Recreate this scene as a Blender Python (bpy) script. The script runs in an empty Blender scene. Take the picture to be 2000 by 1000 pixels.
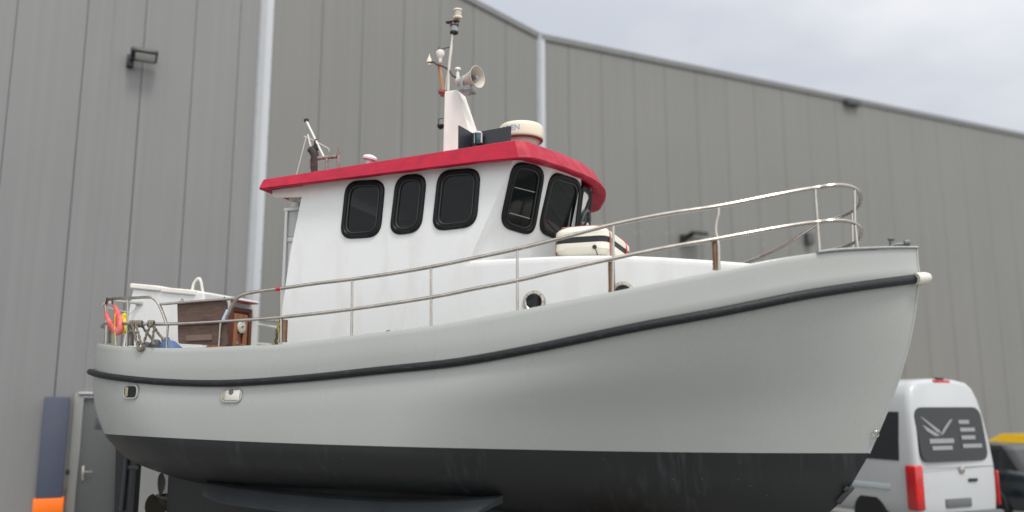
import bpy, bmesh, math, random
from mathutils import Vector, Matrix
R = math.radians
random.seed(7)
S = bpy.context.scene
C = S.collection

# ------------------------------------------------------------------ camera
F = 1700.0                       # focal length in photo pixels (photo 2000 wide)
PITCH = math.atan(0.17)
EYE = Vector((0, 0, 2.05))
cam_d = bpy.data.cameras.new('camera')
cam = bpy.data.objects.new('camera', cam_d); C.objects.link(cam)
cam.location = EYE
cam.rotation_euler = (R(90) + PITCH, 0, 0)
cam_d.sensor_width = 36
cam_d.lens = F * 36 / 2000
cam_d.clip_end = 2000
cam_d.dof.use_dof = True
cam_d.dof.focus_distance = 9.4
cam_d.dof.aperture_fstop = cam_d.lens / 1000 / 0.09
S.camera = cam

# ------------------------------------------------------------------ sky and sun
SUN_EL, SUN_AZ = 58, 150         # azimuth clockwise from +Y: behind the camera, well to the right
w = bpy.data.worlds.new('World'); S.world = w; w.use_nodes = True
nt = w.node_tree; N = nt.nodes; L = nt.links
bg = N['Background']; bg.inputs[1].default_value = 0.1
sky = N.new('ShaderNodeTexSky'); sky.sky_type = 'NISHITA'; sky.sun_disc = False
sky.sun_elevation = R(SUN_EL); sky.sun_rotation = R(SUN_AZ)
sky.air_density = 1.0; sky.dust_density = 2.0
tc = N.new('ShaderNodeTexCoord'); mp = N.new('ShaderNodeMapping')
mp.inputs['Scale'].default_value = (1.3, 1.3, 3.2); mp.inputs['Rotation'].default_value = (0, 0.25, 0.3)
no = N.new('ShaderNodeTexNoise'); no.inputs['Scale'].default_value = 2.1; no.inputs['Detail'].default_value = 5
no.inputs['Roughness'].default_value = 0.55
cr = N.new('ShaderNodeValToRGB')
cr.color_ramp.elements[0].position = 0.36; cr.color_ramp.elements[0].color = (4.2, 4.45, 4.9, 1)
cr.color_ramp.elements[1].position = 0.66; cr.color_ramp.elements[1].color = (5.5, 5.6, 5.8, 1)
mx = N.new('ShaderNodeMixRGB'); mx.inputs[0].default_value = 0.93
L.new(tc.outputs['Generated'], mp.inputs[0]); L.new(mp.outputs[0], no.inputs[0]); L.new(no.outputs[0], cr.inputs[0])
# the cloud layer glows broadly round the veiled sun
sdv = (math.sin(R(SUN_AZ)) * math.cos(R(SUN_EL)), math.cos(R(SUN_AZ)) * math.cos(R(SUN_EL)), math.sin(R(SUN_EL)))
nv = N.new('ShaderNodeVectorMath'); nv.operation = 'NORMALIZE'; dp = N.new('ShaderNodeVectorMath'); dp.operation = 'DOT_PRODUCT'; dp.inputs[1].default_value = sdv
gl = N.new('ShaderNodeMapRange'); gl.interpolation_type = 'SMOOTHSTEP'; gl.inputs[1].default_value = -.25; gl.inputs[2].default_value = 1.0; gl.inputs[3].default_value = 0.0; gl.inputs[4].default_value = 1.0
gc_ = N.new('ShaderNodeMixRGB'); gc_.inputs[1].default_value = (1, 1, 1, 1); gc_.inputs[2].default_value = (2.7, 2.6, 2.45, 1)
L.new(tc.outputs['Generated'], nv.inputs[0]); L.new(nv.outputs[0], dp.inputs[0]); L.new(dp.outputs['Value'], gl.inputs[0])
vs = N.new('ShaderNodeVectorMath'); vs.operation = 'MULTIPLY'; L.new(gl.outputs[0], gc_.inputs[0]); L.new(cr.outputs[0], vs.inputs[0]); L.new(gc_.outputs[0], vs.inputs[1])
L.new(sky.outputs[0], mx.inputs[1]); L.new(vs.outputs[0], mx.inputs[2]); L.new(mx.outputs[0], bg.inputs[0])
sun_d = bpy.data.lights.new('sun', 'SUN'); sun_d.energy = 1.5; sun_d.angle = R(14); sun_d.color = (1, 0.96, 0.9)
sun = bpy.data.objects.new('sun', sun_d); C.objects.link(sun)
sd = Vector((math.sin(R(SUN_AZ)) * math.cos(R(SUN_EL)), math.cos(R(SUN_AZ)) * math.cos(R(SUN_EL)), math.sin(R(SUN_EL))))
sun.rotation_euler = (-sd).to_track_quat('-Z', 'Y').to_euler()
S.view_settings.view_transform = 'Standard'; S.view_settings.look = 'None'
S.view_settings.exposure = 0.44; S.view_settings.gamma = 1

# ------------------------------------------------------------------ frames and helpers
FWD = Vector((0, math.cos(PITCH), math.sin(PITCH))); UP = Vector((0, -math.sin(PITCH), math.cos(PITCH)))
BOAT_O = Vector((-5.4, 11.79, 0)); BOAT_A = -20
MB_W = Matrix.Translation(BOAT_O) @ Matrix.Rotation(R(BOAT_A), 4, 'Z'); MB_I = MB_W.inverted()
WALL_O = Vector((0, 17.7, 0)); WALL_A = math.degrees(math.atan(0.483))
MW_W = Matrix.Translation(WALL_O) @ Matrix.Rotation(R(WALL_A), 4, 'Z'); MW_I = MW_W.inverted()

def ray(px, py, inv):
    d = Vector(((px - 1000) / F, 0, 0)) + UP * ((500 - py) / F) + FWD
    return inv @ EYE, (inv.to_3x3() @ d)
def hit(px, py, p0, n, inv=None):
    """where the sight line of a measured point meets the plane (p0, n) of the frame"""
    o, d = ray(px, py, MB_I if inv is None else inv)
    n = Vector(n); p0 = Vector(p0)
    return o + d * ((p0 - o).dot(n) / d.dot(n))
def U(px, py, x=None, y=None, z=None, inv=None):
    if x is not None: return hit(px, py, (x, 0, 0), (1, 0, 0), inv)
    if y is not None: return hit(px, py, (0, y, 0), (0, 1, 0), inv)
    return hit(px, py, (0, 0, z), (0, 0, 1), inv)
def UW(px, py, d=0.0): return U(px, py, y=-d, inv=MW_I)
def proj(p, M=None):
    q = (MB_W if M is None else M) @ Vector(p) - EYE
    dep = q.dot(FWD)
    return 1000 + F * q.x / dep, 500 - F * q.dot(UP) / dep
def interp(tab, x):
    if x <= tab[0][0]: return tab[0][1]
    for (a, b), (c, d) in zip(tab, tab[1:]):
        if x <= c: return b + (d - b) * (x - a) / (c - a)
    return tab[-1][1]
def smooth_tab(tab, n=8):
    """Catmull-Rom resample of a table so lofts have no kinks"""
    out = []
    P = [tab[0]] + list(tab) + [tab[-1]]
    for i in range(1, len(P) - 2):
        for k in range(n):
            t = k / n
            out.append(tuple(0.5 * (2 * P[i][j] + (P[i+1][j] - P[i-1][j]) * t + (2*P[i-1][j] - 5*P[i][j] + 4*P[i+1][j] - P[i+2][j]) * t*t
                       + (3*P[i][j] - P[i-1][j] - 3*P[i+1][j] + P[i+2][j]) * t**3) for j in range(len(tab[0]))))
    out.append(tuple(tab[-1]))
    return out
def crv(pts, n=8): return [Vector(p) for p in smooth_tab([tuple(p) for p in pts], n)]

def lin(c):
    if isinstance(c, str):
        c = [int(c[i:i+2], 16) / 255 for i in (0, 2, 4)]
        c = [v / 12.92 if v <= .04045 else ((v + .055) / 1.055) ** 2.4 for v in c]
    return (c[0], c[1], c[2], 1)
MATS = {}
def mat(name, col, rough=0.5, metal=0.0, var=0.0, vscale=4.0, stretch=(1, 1, 1), col2=None, bump=0.0, bscale=60.0,
        coat=0.0, spec=0.5, rvar=0.0, mask=(0.45, 0.7)):
    if name in MATS: return MATS[name]
    m = bpy.data.materials.new(name); m.use_nodes = True; MATS[name] = m
    t = m.node_tree; n = t.nodes; l = t.links; b = n['Principled BSDF']
    c = lin(col)
    b.inputs['Base Color'].default_value = c
    b.inputs['Roughness'].default_value = rough; b.inputs['Metallic'].default_value = metal
    b.inputs['Coat Weight'].default_value = coat; b.inputs['Coat Roughness'].default_value = 0.12
    b.inputs['Specular IOR Level'].default_value = spec
    co = n.new('ShaderNodeTexCoord')
    if var or col2 is not None or rvar:
        mpn = n.new('ShaderNodeMapping'); mpn.inputs['Scale'].default_value = stretch
        ns = n.new('ShaderNodeTexNoise'); ns.inputs['Scale'].default_value = vscale; ns.inputs['Detail'].default_value = 6
        ns.inputs['Roughness'].default_value = 0.6
        l.new(co.outputs['Object'], mpn.inputs[0]); l.new(mpn.outputs[0], ns.inputs[0])
        rp = n.new('ShaderNodeValToRGB')
        if col2 is not None:
            rp.color_ramp.elements[0].position, rp.color_ramp.elements[1].position = mask
            rp.color_ramp.elements[0].color = c; rp.color_ramp.elements[1].color = lin(col2)
        else:
            rp.color_ramp.elements[0].position = 0.3; rp.color_ramp.elements[1].position = 0.7
            rp.color_ramp.elements[0].color = tuple(v * (1 - var) for v in c[:3]) + (1,)
            rp.color_ramp.elements[1].color = tuple(min(1, v * (1 + var)) for v in c[:3]) + (1,)
        l.new(ns.outputs[0], rp.inputs[0]); l.new(rp.outputs[0], b.inputs['Base Color'])
        if rvar:
            mr = n.new('ShaderNodeMapRange'); mr.inputs[3].default_value = rough - rvar; mr.inputs[4].default_value = rough + rvar
            mr.inputs[1].default_value = .3; mr.inputs[2].default_value = .7
            l.new(ns.outputs[0], mr.inputs[0]); l.new(mr.outputs[0], b.inputs['Roughness'])
    if bump:
        n2 = n.new('ShaderNodeTexNoise'); n2.inputs['Scale'].default_value = bscale; n2.inputs['Detail'].default_value = 4
        l.new(co.outputs['Object'], n2.inputs[0])
        bp = n.new('ShaderNodeBump'); bp.inputs['Strength'].default_value = bump; bp.inputs['Distance'].default_value = 0.01
        l.new(n2.outputs[0], bp.inputs['Height']); l.new(bp.outputs[0], b.inputs['Normal'])
    return m

class Mesh:
    def __init__(s): s.bm = bmesh.new()
    def box(s, c, d, M=None, bev=0.0, seg=2):
        b2 = bmesh.new()
        bmesh.ops.create_cube(b2, size=1)
        bmesh.ops.scale(b2, vec=d, verts=b2.verts)
        if bev: bmesh.ops.bevel(b2, geom=b2.edges[:], offset=bev, segments=seg, affect='EDGES', profile=0.5)
        T = (M if M is not None else Matrix.Identity(4)) @ Matrix.Translation(c)
        s.merge(b2, T); return s
    def merge(s, b2, T=None):
        me = bpy.data.meshes.new('tmp'); b2.to_mesh(me); b2.free()
        if T is not None: me.transform(T)
        s.bm.from_mesh(me); bpy.data.meshes.remove(me)
    def poly(s, pts, face=True):
        vs = [s.bm.verts.new(p) for p in pts]
        if face: s.bm.faces.new(vs)
        return vs
    def prism(s, pts, off):
        """closed slab: polygon pts pushed by off"""
        off = Vector(off)
        a = [s.bm.verts.new(p) for p in pts]; b = [s.bm.verts.new(Vector(p) + off) for p in pts]
        s.bm.faces.new(a); s.bm.faces.new(b[::-1]); n = len(a)
        for i in range(n): s.bm.faces.new((a[i], b[i], b[(i+1) % n], a[(i+1) % n]))
        return s
    def grid(s, rows, closed=False):
        V = [[s.bm.verts.new(p) for p in r] for r in rows]
        for i in range(len(V) - 1):
            m = len(V[i])
            for j in range(m if closed else m - 1):
                q = (V[i][j], V[i+1][j], V[i+1][(j+1) % m], V[i][(j+1) % m])
                try: s.bm.faces.new(q)
                except ValueError: pass
        return V
    def tube(s, pts, r, n=10, cap=True, closed=False, sx=1.0):
        pts = [Vector(p) for p in pts]; m = len(pts)
        rr = r if isinstance(r, (list, tuple)) else [r] * m
        rows = []; prev = None
        for i, p in enumerate(pts):
            if closed: t = pts[(i+1) % m] - pts[i-1]
            else: t = pts[min(i+1, m-1)] - pts[max(i-1, 0)]
            t.normalize()
            if prev is None:
                a = Vector((0, 0, 1)) if abs(t.z) < .9 else Vector((1, 0, 0))
                u = t.cross(a).normalized()
            else: u = (prev - t * prev.dot(t)).normalized()
            prev = u; v = t.cross(u)
            rows.append([p + (u * math.cos(2*math.pi*k/n) * sx + v * math.sin(2*math.pi*k/n)) * rr[i] for k in range(n)])
        if closed: rows.append(rows[0])
        V = s.grid(rows, closed=True)
        if cap and not closed:
            s.bm.faces.new(V[0]); s.bm.faces.new(V[-1][::-1])
        return s
    def lathe(s, prof, M=None, n=24):
        """prof: (radius, height) along local z"""
        M = M or Matrix.Identity(4)
        rows = [[M @ Vector((max(r, 1e-4) * math.cos(2*math.pi*k/n), max(r, 1e-4) * math.sin(2*math.pi*k/n), h)) for k in range(n)] for r, h in prof]
        V = s.grid(rows, closed=True)
        s.bm.faces.new(V[0]); s.bm.faces.new(V[-1][::-1])
        return s
    def panel(s, outer, holes, thick):
        """flat wall with cut-outs; thick is a vector"""
        thick = Vector(thick); E = []; loops = []
        for lp in [outer] + holes:
            vs = [s.bm.verts.new(p) for p in lp]; loops.append(vs)
            for i in range(len(vs)): E.append(s.bm.edges.new((vs[i], vs[(i+1) % len(vs)])))
        r = bmesh.ops.triangle_fill(s.bm, use_beauty=True, use_dissolve=False, edges=E)
        fs = [g for g in r['geom'] if isinstance(g, bmesh.types.BMFace)]
        mp_ = {}
        for f in fs:
            for v in f.verts:
                if v not in mp_: mp_[v] = s.bm.verts.new(v.co + thick)
        for f in fs: s.bm.faces.new([mp_[v] for v in reversed(f.verts)])
        for vs in loops:
            for i in range(len(vs)):
                a, b = vs[i], vs[(i+1) % len(vs)]
                if a in mp_ and b in mp_: s.bm.faces.new((a, b, mp_[b], mp_[a]))
        return s
    def build(s, name, m, parent=None, sharp=35, loc=None, rot=None, normals=True):
        bm = s.bm
        bmesh.ops.remove_doubles(bm, verts=bm.verts, dist=1e-5)
        if normals: bmesh.ops.recalc_face_normals(bm, faces=bm.faces)
        for f in bm.faces: f.smooth = True
        for e in bm.edges:
            e.smooth = not (len(e.link_faces) != 2 or e.calc_face_angle(9) > R(sharp))
        me = bpy.data.meshes.new(name); bm.to_mesh(me); bm.free()
        ms = m if isinstance(m, (list, tuple)) else [m]
        for q in ms: me.materials.append(q)
        o = bpy.data.objects.new(name, me); C.objects.link(o)
        if parent is not None: o.parent = parent
        if loc is not None: o.location = loc
        if rot is not None: o.rotation_euler = rot
        return o
def tag(o, label=None, cat=None, group=None, kind=None):
    for k, v in (('label', label), ('category', cat), ('group', group), ('kind', kind)):
        if v: o[k] = v
    return o
def empty(name, M, label=None, cat=None, group=None):
    o = bpy.data.objects.new(name, None); C.objects.link(o); o.matrix_world = M; o.empty_display_size = .2
    return tag(o, label, cat, group)
def copy_tree(o, parent=None):
    c = o.copy(); C.objects.link(c)
    if parent is not None: c.parent = parent
    for ch in list(o.children): copy_tree(ch, c)
    return c
def top(mb, name, m, M, label, cat, group=None, **k):
    """a thing that is one mesh, its points given in the frame M; origin moved to its base centre"""
    bm = mb.bm
    xs = [v.co.x for v in bm.verts]; ys = [v.co.y for v in bm.verts]; zs = [v.co.z for v in bm.verts]
    c = Vector(((min(xs)+max(xs))/2, (min(ys)+max(ys))/2, min(zs)))
    bmesh.ops.translate(bm, vec=-c, verts=bm.verts)
    o = mb.build(name, m, **k); o.matrix_world = M @ Matrix.Translation(c)
    return tag(o, label, cat, group)
def rrect(P, r, n=6):
    """rounded loop inside the quad P (4 corner points in order); r radius"""
    P = [Vector(p) for p in P]; out = []
    for i in range(4):
        a, b, c = P[i-1], P[i], P[(i+1) % 4]
        u = (a - b); v = (c - b); lu, lv = u.length, v.length
        u.normalize(); v.normalize(); k = min(r, lu * .48, lv * .48)
        s_, e_ = b + u * k, b + v * k
        for j in range(n + 1):
            t = j / n
            out.append((1-t)**2 * s_ + 2*t*(1-t) * b * 1.0 + t*t * e_)
    return out
def inset(P, d):
    """shrink quad corner points towards inside by distance d"""
    P = [Vector(p) for p in P]; out = []
    for i in range(4):
        a, b, c = P[i-1], P[i], P[(i+1) % 4]
        u = (a - b).normalized(); v = (c - b).normalized()
        sn = u.cross(v).length
        out.append(b + (u + v) * (d / max(sn, .2)))
    return out

# ------------------------------------------------------------------ materials
HULLG = mat('hull_grey_paint', '989b98', 0.27, var=0.02, vscale=1.1, stretch=(1, 1, .6), rvar=.03, coat=.4, bump=.09, bscale=3.0)
WHITE = mat('white_gelcoat', 'd3d5d5', 0.45, col2='c6c6c3', vscale=2.6, stretch=(1.8, 1.8, .45), mask=(.5, .9), rvar=.08, bump=.16, bscale=11)
WHITE2 = mat('cream_white_paint', 'dbd8d2', 0.5, var=0.06, vscale=6, bump=.1, bscale=30)
RED = mat('red_roof_paint', 'a5102e', 0.48, col2='8c1230', vscale=7, mask=(.4, .75), rvar=.1, bump=.35, bscale=28, spec=.25)
REDD = mat('dark_red_underside', '7d1024', 0.6, var=.1)
RUBBER = mat('black_rubber', '17191c', 0.5, col2='44484c', vscale=14, stretch=(.5, 5, 7), mask=(.55, .8), spec=.3, bump=.35, bscale=40)
SEAL = mat('window_rubber', '0b0c0d', 0.45, var=.2, vscale=25, bump=.1, bscale=80, spec=.3)
STEEL = mat('brushed_steel', 'b4aea6', 0.24, 1.0, var=.14, vscale=9, rvar=.08)
STEELD = mat('dull_steel', '8d8984', 0.4, 1.0, var=.2, vscale=14)
ALU = mat('grey_painted_metal', '8f9496', 0.45, 0.6, var=.1, vscale=12)
WOODM = mat('varnished_mahogany', '7a3c20', 0.35, col2='4a1e10', vscale=6, stretch=(6, 6, .5), mask=(.35, .75), coat=.3, bump=.1)
WOODL = mat('varnished_teak', '9a6236', 0.4, col2='74421f', vscale=6, stretch=(6, 6, .5), mask=(.35, .75), coat=.2)
WOODD = mat('weathered_brown_board', '4c3a31', 0.75, col2='66514a', vscale=7, stretch=(1, 1, 6), mask=(.35, .8), bump=.4, bscale=50)
WOODPOLE = mat('bare_wood_pole', 'b58a62', 0.6, col2='8b6444', vscale=9, stretch=(3, 3, .4), mask=(.3, .8))
BLACK = mat('black_paint', '16181b', 0.45, var=.15, vscale=10)
NAVY = mat('dark_screen_board', '1f252c', 0.38, var=.12, vscale=5)
CREAM = mat('cream_plastic', 'd6d0bb', 0.38, var=.03, vscale=4)
ROPEM = mat('weathered_rope', '8b8377', 0.9, col2='5c564c', vscale=60, mask=(.35, .7), bump=.9, bscale=160)
GREENG = mat('green_lens', '0e4a4e', 0.12, coat=.6)
BROWNP = mat('bronze_tube', '8f735c', 0.3, 0.85, col2='6d513d', vscale=8, mask=(.3, .8))
def glass_mat():
    m = bpy.data.materials.new('tinted_glass'); m.use_nodes = True; n = m.node_tree.nodes; l = m.node_tree.links
    b = n['Principled BSDF']; b.inputs['Base Color'].default_value = (.005, .007, .008, 1); b.inputs['Roughness'].default_value = 0.05; b.inputs['Specular IOR Level'].default_value = .3
    tr = n.new('ShaderNodeBsdfTransparent'); tr.inputs[0].default_value = (.45, .52, .54, 1)
    fr = n.new('ShaderNodeFresnel'); fr.inputs[0].default_value = 1.5
    mr = n.new('ShaderNodeMapRange'); mr.inputs[1].default_value = 0; mr.inputs[2].default_value = 1
    mr.inputs[3].default_value = .82; mr.inputs[4].default_value = 1
    ms = n.new('ShaderNodeMixShader'); l.new(fr.outputs[0], mr.inputs[0]); l.new(mr.outputs[0], ms.inputs[0])
    l.new(tr.outputs[0], ms.inputs[1]); l.new(b.outputs[0], ms.inputs[2]); l.new(ms.outputs[0], n['Material Output'].inputs[0])
    return m
GLASS = glass_mat()
DARKGLASS = mat('dark_glass', (.01, .012, .014), 0.06)

def antifoul_mat():
    m = mat('antifouling_paint', '23272b', 0.5, var=.2, vscale=3)
    n = m.node_tree.nodes; l = m.node_tree.links; b = n['Principled BSDF']
    co = n.new('ShaderNodeTexCoord'); mpn = n.new('ShaderNodeMapping'); mpn.inputs['Scale'].default_value = (16, 5, .9)
    ns = n.new('ShaderNodeTexNoise'); ns.inputs['Scale'].default_value = 1; ns.inputs['Detail'].default_value = 5
    rp = n.new('ShaderNodeValToRGB'); rp.color_ramp.elements[0].position = .52; rp.color_ramp.elements[1].position = .8
    rp.color_ramp.elements[0].color = lin('131517'); rp.color_ramp.elements[1].color = lin('34383b')
    l.new(co.outputs['Object'], mpn.inputs[0]); l.new(mpn.outputs[0], ns.inputs[0]); l.new(ns.outputs[0], rp.inputs[0])
    # worn grey patches and small flecks
    n2 = n.new('ShaderNodeTexNoise'); n2.inputs['Scale'].default_value = 1.1; n2.inputs['Detail'].default_value = 3
    l.new(co.outputs['Object'], n2.inputs[0])
    r2 = n.new('ShaderNodeValToRGB'); r2.color_ramp.elements[0].position = .44; r2.color_ramp.elements[1].position = .62
    mx_ = n.new('ShaderNodeMixRGB'); mx_.inputs[1].default_value = lin('16181a')
    l.new(n2.outputs[0], r2.inputs[0]); l.new(r2.outputs[0], mx_.inputs[0]); l.new(rp.outputs[0], mx_.inputs[2])
    vo = n.new('ShaderNodeTexVoronoi'); vo.inputs['Scale'].default_value = 9
    r3 = n.new('ShaderNodeValToRGB'); r3.color_ramp.elements[0].position = .02; r3.color_ramp.elements[1].position = .04
    r3.color_ramp.elements[0].color = (1, 1, 1, 1); r3.color_ramp.elements[1].color = (0, 0, 0, 1)
    m3 = n.new('ShaderNodeMixRGB'); m3.inputs[2].default_value = lin('7d8180')
    l.new(co.outputs['Object'], vo.inputs[0]); l.new(vo.outputs['Distance'], r3.inputs[0]); l.new(r3.outputs[0], m3.inputs[0])
    l.new(mx_.outputs[0], m3.inputs[1]); l.new(m3.outputs[0], b.inputs['Base Color'])
    return m
ANTIF = antifoul_mat()

def wall_mat(name, col, warm):
    m = bpy.data.materials.new(name); m.use_nodes = True; n = m.node_tree.nodes; l = m.node_tree.links; b = n['Principled BSDF']
    b.inputs['Roughness'].default_value = 0.55; b.inputs['Specular IOR Level'].default_value = .35
    co = n.new('ShaderNodeTexCoord')
    m1 = n.new('ShaderNodeMapping'); m1.inputs['Scale'].default_value = (9, 1, .12)
    n1 = n.new('ShaderNodeTexNoise'); n1.inputs['Scale'].default_value = 1; n1.inputs['Detail'].default_value = 3
    m2 = n.new('ShaderNodeMapping'); m2.inputs['Scale'].default_value = (.35, 1, .3)
    n2 = n.new('ShaderNodeTexNoise'); n2.inputs['Scale'].default_value = 1; n2.inputs['Detail'].default_value = 3
    l.new(co.outputs['Object'], m1.inputs[0]); l.new(m1.outputs[0], n1.inputs[0])
    l.new(co.outputs['Object'], m2.inputs[0]); l.new(m2.outputs[0], n2.inputs[0])
    ad = n.new('ShaderNodeMath'); ad.operation = 'ADD'; l.new(n1.outputs[0], ad.inputs[0]); l.new(n2.outputs[0], ad.inputs[1])
    mr = n.new('ShaderNodeMapRange'); mr.inputs[1].default_value = .6; mr.inputs[2].default_value = 1.4
    l.new(ad.outputs[0], mr.inputs[0])
    rp = n.new('ShaderNodeValToRGB'); c = lin(col); k = lin(warm)
    rp.color_ramp.elements[0].color = tuple(v * .95 for v in c[:3]) + (1,); rp.color_ramp.elements[1].color = tuple(v * 1.05 for v in k[:3]) + (1,)
    l.new(mr.outputs[0], rp.inputs[0]); l.new(rp.outputs[0], b.inputs['Base Color'])
    # fine pressed ribs of the sandwich sheet
    sx = n.new('ShaderNodeSeparateXYZ'); l.new(co.outputs['Object'], sx.inputs[0])
    mu = n.new('ShaderNodeMath'); mu.operation = 'MULTIPLY'; mu.inputs[1].default_value = 2 * math.pi / 0.0713
    sn = n.new('ShaderNodeMath'); sn.operation = 'SINE'
    l.new(sx.outputs[0], mu.inputs[0]); l.new(mu.outputs[0], sn.inputs[0])
    po = n.new('ShaderNodeMath'); po.operation = 'POWER'; ab = n.new('ShaderNodeMath'); ab.operation = 'ABSOLUTE'
    po.inputs[1].default_value = 6; l.new(sn.outputs[0], ab.inputs[0]); l.new(ab.outputs[0], po.inputs[0])
    bp = n.new('ShaderNodeBump'); bp.inputs['Strength'].default_value = .5; bp.inputs['Distance'].default_value = .004
    l.new(po.outputs[0], bp.inputs['Height']); l.new(bp.outputs[0], b.inputs['Normal'])
    return m
WALLC = wall_mat('cool_grey_cladding', '767777', '7a7b7b')
WALLW = wall_mat('warm_grey_cladding', '717270', '757572')

# ------------------------------------------------------------------ ground
gm = mat('yard_concrete', '8c8c8a', 0.9, col2='7a7a78', vscale=.6, mask=(.35, .7), bump=.5, bscale=90)
g = Mesh(); g.poly([(-300, -150, 0), (300, -150, 0), (300, 400, 0), (-300, 400, 0)])
tag(g.build('ground', gm), kind='structure')

# ------------------------------------------------------------------ warehouse
wh = empty('warehouse', MW_W, 'long grey metal-clad warehouse standing behind the boat', 'building')
def WX(px, py): return UW(px, py).x
joints = [WX(0, 350), WX(130, 500), WX(250, 500), WX(353, 500), WX(447, 450)]
xs1 = WX(503, 400); xs2 = WX(1057, 200)       # pale vertical trim strips
mid = [WX(620, 300), WX(703, 250), WX(785, 250), WX(857, 250), WX(923.6, 250), WX(988, 250)]
right = [WX(x, 360) for x in (1113, 1179, 1244, 1305, 1366, 1425, 1481, 1536, 1589, 1640, 1692, 1740, 1790, 1839)]
wpan = 0.86
left_j = [joints[0] - wpan * k for k in range(12, 0, -1)] + joints
right_j = right + [right[-1] + wpan * 1.12 * k for k in range(1, 14)]
ztop_r = UW(1500, 160).z
xk = xs2
def ztop(x):
    return ztop_r if x >= xk else ztop_r + (xk - x) * 0.30
dx0, dx1 = WX(152, 900), WX(232, 900)            # door opening
dz = UW(185, 775).z
def panels(js, m, name):
    b = Mesh()
    for a, c in zip(js, js[1:]):
        g_ = .004
        segs = [(a + g_, c - g_, 0)]
        if a < dx1 and c > dx0:      # cut the door opening
            segs = []
            if dx0 > a + .02: segs.append((a + g_, dx0, 0))
            segs.append((max(a + g_, dx0), min(c - g_, dx1), dz))
            if dx1 < c - .02: segs.append((dx1, c - g_, 0))
        for p, q, z0 in segs:
            b.prism([(p, 0, z0), (q, 0, z0), (q, 0, ztop(q)), (p, 0, ztop(p))], (0, .08, 0))
    o = b.build(name, m, wh)
    md = o.modifiers.new('edge', 'BEVEL'); md.width = .006; md.segments = 1; md.limit_method = 'ANGLE'
    return o
panels(left_j + [xs1], WALLC, 'wall'); panels([xs1] + mid + [xs2], WALLW, 'wall'); panels([xs2] + right_j, WALLW, 'wall')
b = Mesh()
jl = (mat('joint_backing_grey', '5c5c5a', .8))  # plain grey of the backing that shows between the panels
xl, xr = left_j[0], right_j[-1]
b.prism([(xl, .085, dz + .02), (xr, .085, dz + .02), (xr, .085, ztop_r - .05), (xk, .085, ztop_r - .05), (xl, .085, ztop(xl) - .05)], (0, .1, 0))
b.prism([(xl, .085, 0), (dx0 - .05, .085, 0), (dx0 - .05, .085, dz + .02), (xl, .085, dz + .02)], (0, .1, 0))
b.prism([(dx1 + .05, .085, 0), (xr, .085, 0), (xr, .085, dz + .02), (dx1 + .05, .085, dz + .02)], (0, .1, 0))
b.build('wall_core', jl, wh)
# roof edge flashing, body of the hall behind
FLASH = mat('roof_flashing', '6c6d6c', .5, .3, var=.1)
b = Mesh()
for (a, za), (c, zc) in zip([(xl, ztop(xl)), (xk, ztop_r)], [(xk, ztop_r), (xr, ztop_r)]):
    b.prism([(a, -.04, za - .1), (c, -.04, zc - .1), (c, -.04, zc + .03), (a, -.04, za + .03)], (0, .3, 0))
b.build('roof_edge', FLASH, wh)
b = Mesh(); b.prism([(xl, .3, ztop(xl) - .05), (xk, .3, ztop_r - .05), (xr, .3, ztop_r - .05), (xr, 14, ztop_r - .05), (xk, 14, ztop_r - .05), (xl, 14, ztop(xl) - .05)], (0, 0, -.3))
b.build('roof', FLASH, wh)
TRIM = mat('pale_trim', 'adb1b5', .45, .1, var=.04, vscale=3, stretch=(1, 1, .2))
TRIMD = mat('pale_trim_side', '989b9e', .45, .1, var=.04)
SCREW = mat('screw_head', '3c3e40', .6, .5)
for i, (x, wd, zt) in enumerate(((xs1, .26, ztop(xs1)), (xs2, .20, ztop_r))):
    b = Mesh()
    b.prism([(x - wd/2, 0, 0), (x - wd/2 + .02, -.035, 0), (x + wd/2 - .02, -.035, 0), (x + wd/2, 0, 0)], (0, 0, zt))
    t = b.build('trim_strip', TRIM, wh)
    b = Mesh()
    b.prism([(x - wd/2 + .03, -.037, 0), (x - wd*.05, -.037, 0), (x - wd*.05, -.05, 0), (x - wd/2 + .03, -.05, 0)], (0, 0, zt))
    b.build('strip_flange', TRIMD, t)
    z = 1.4; first = None
    while z < zt:
        for sx_ in (-wd/2 + .012, wd/2 - .012):
            if first is None:
                sc = Mesh(); sc.lathe([(.012, 0), (.009, .005)], Matrix.Rotation(R(90), 4, 'X'), 8); so = first = sc.build('screw', SCREW, t)
            else: so = first.copy(); C.objects.link(so)
            so.location = (x + sx_ * .9, -.03, z)
        z += .5
# screws along the panel joints
psm = mat('painted_screw', '9a9a96', .5); first = None
for j in mid + right_j[:11]:
    for z in (3.9, 5.9):
        for s_ in (-.07, .07):
            if first is None:
                sc = Mesh(); sc.lathe([(.02, 0), (.012, .006)], Matrix.Rotation(R(90), 4, 'X'), 8); so = first = sc.build('panel_screw', psm, wh)
            else: so = first.copy(); C.objects.link(so)
            so.location = (j + s_, -.001, z + random.uniform(-.1, .1))
# gutter outlet at the roof edge
p = UW(1660, 203); Mesh().box((p.x, -.09, p.z), (.5, .12, .14), bev=.01).build('gutter_outlet', mat('dark_outlet', '3e3f40', .6), wh)
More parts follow.
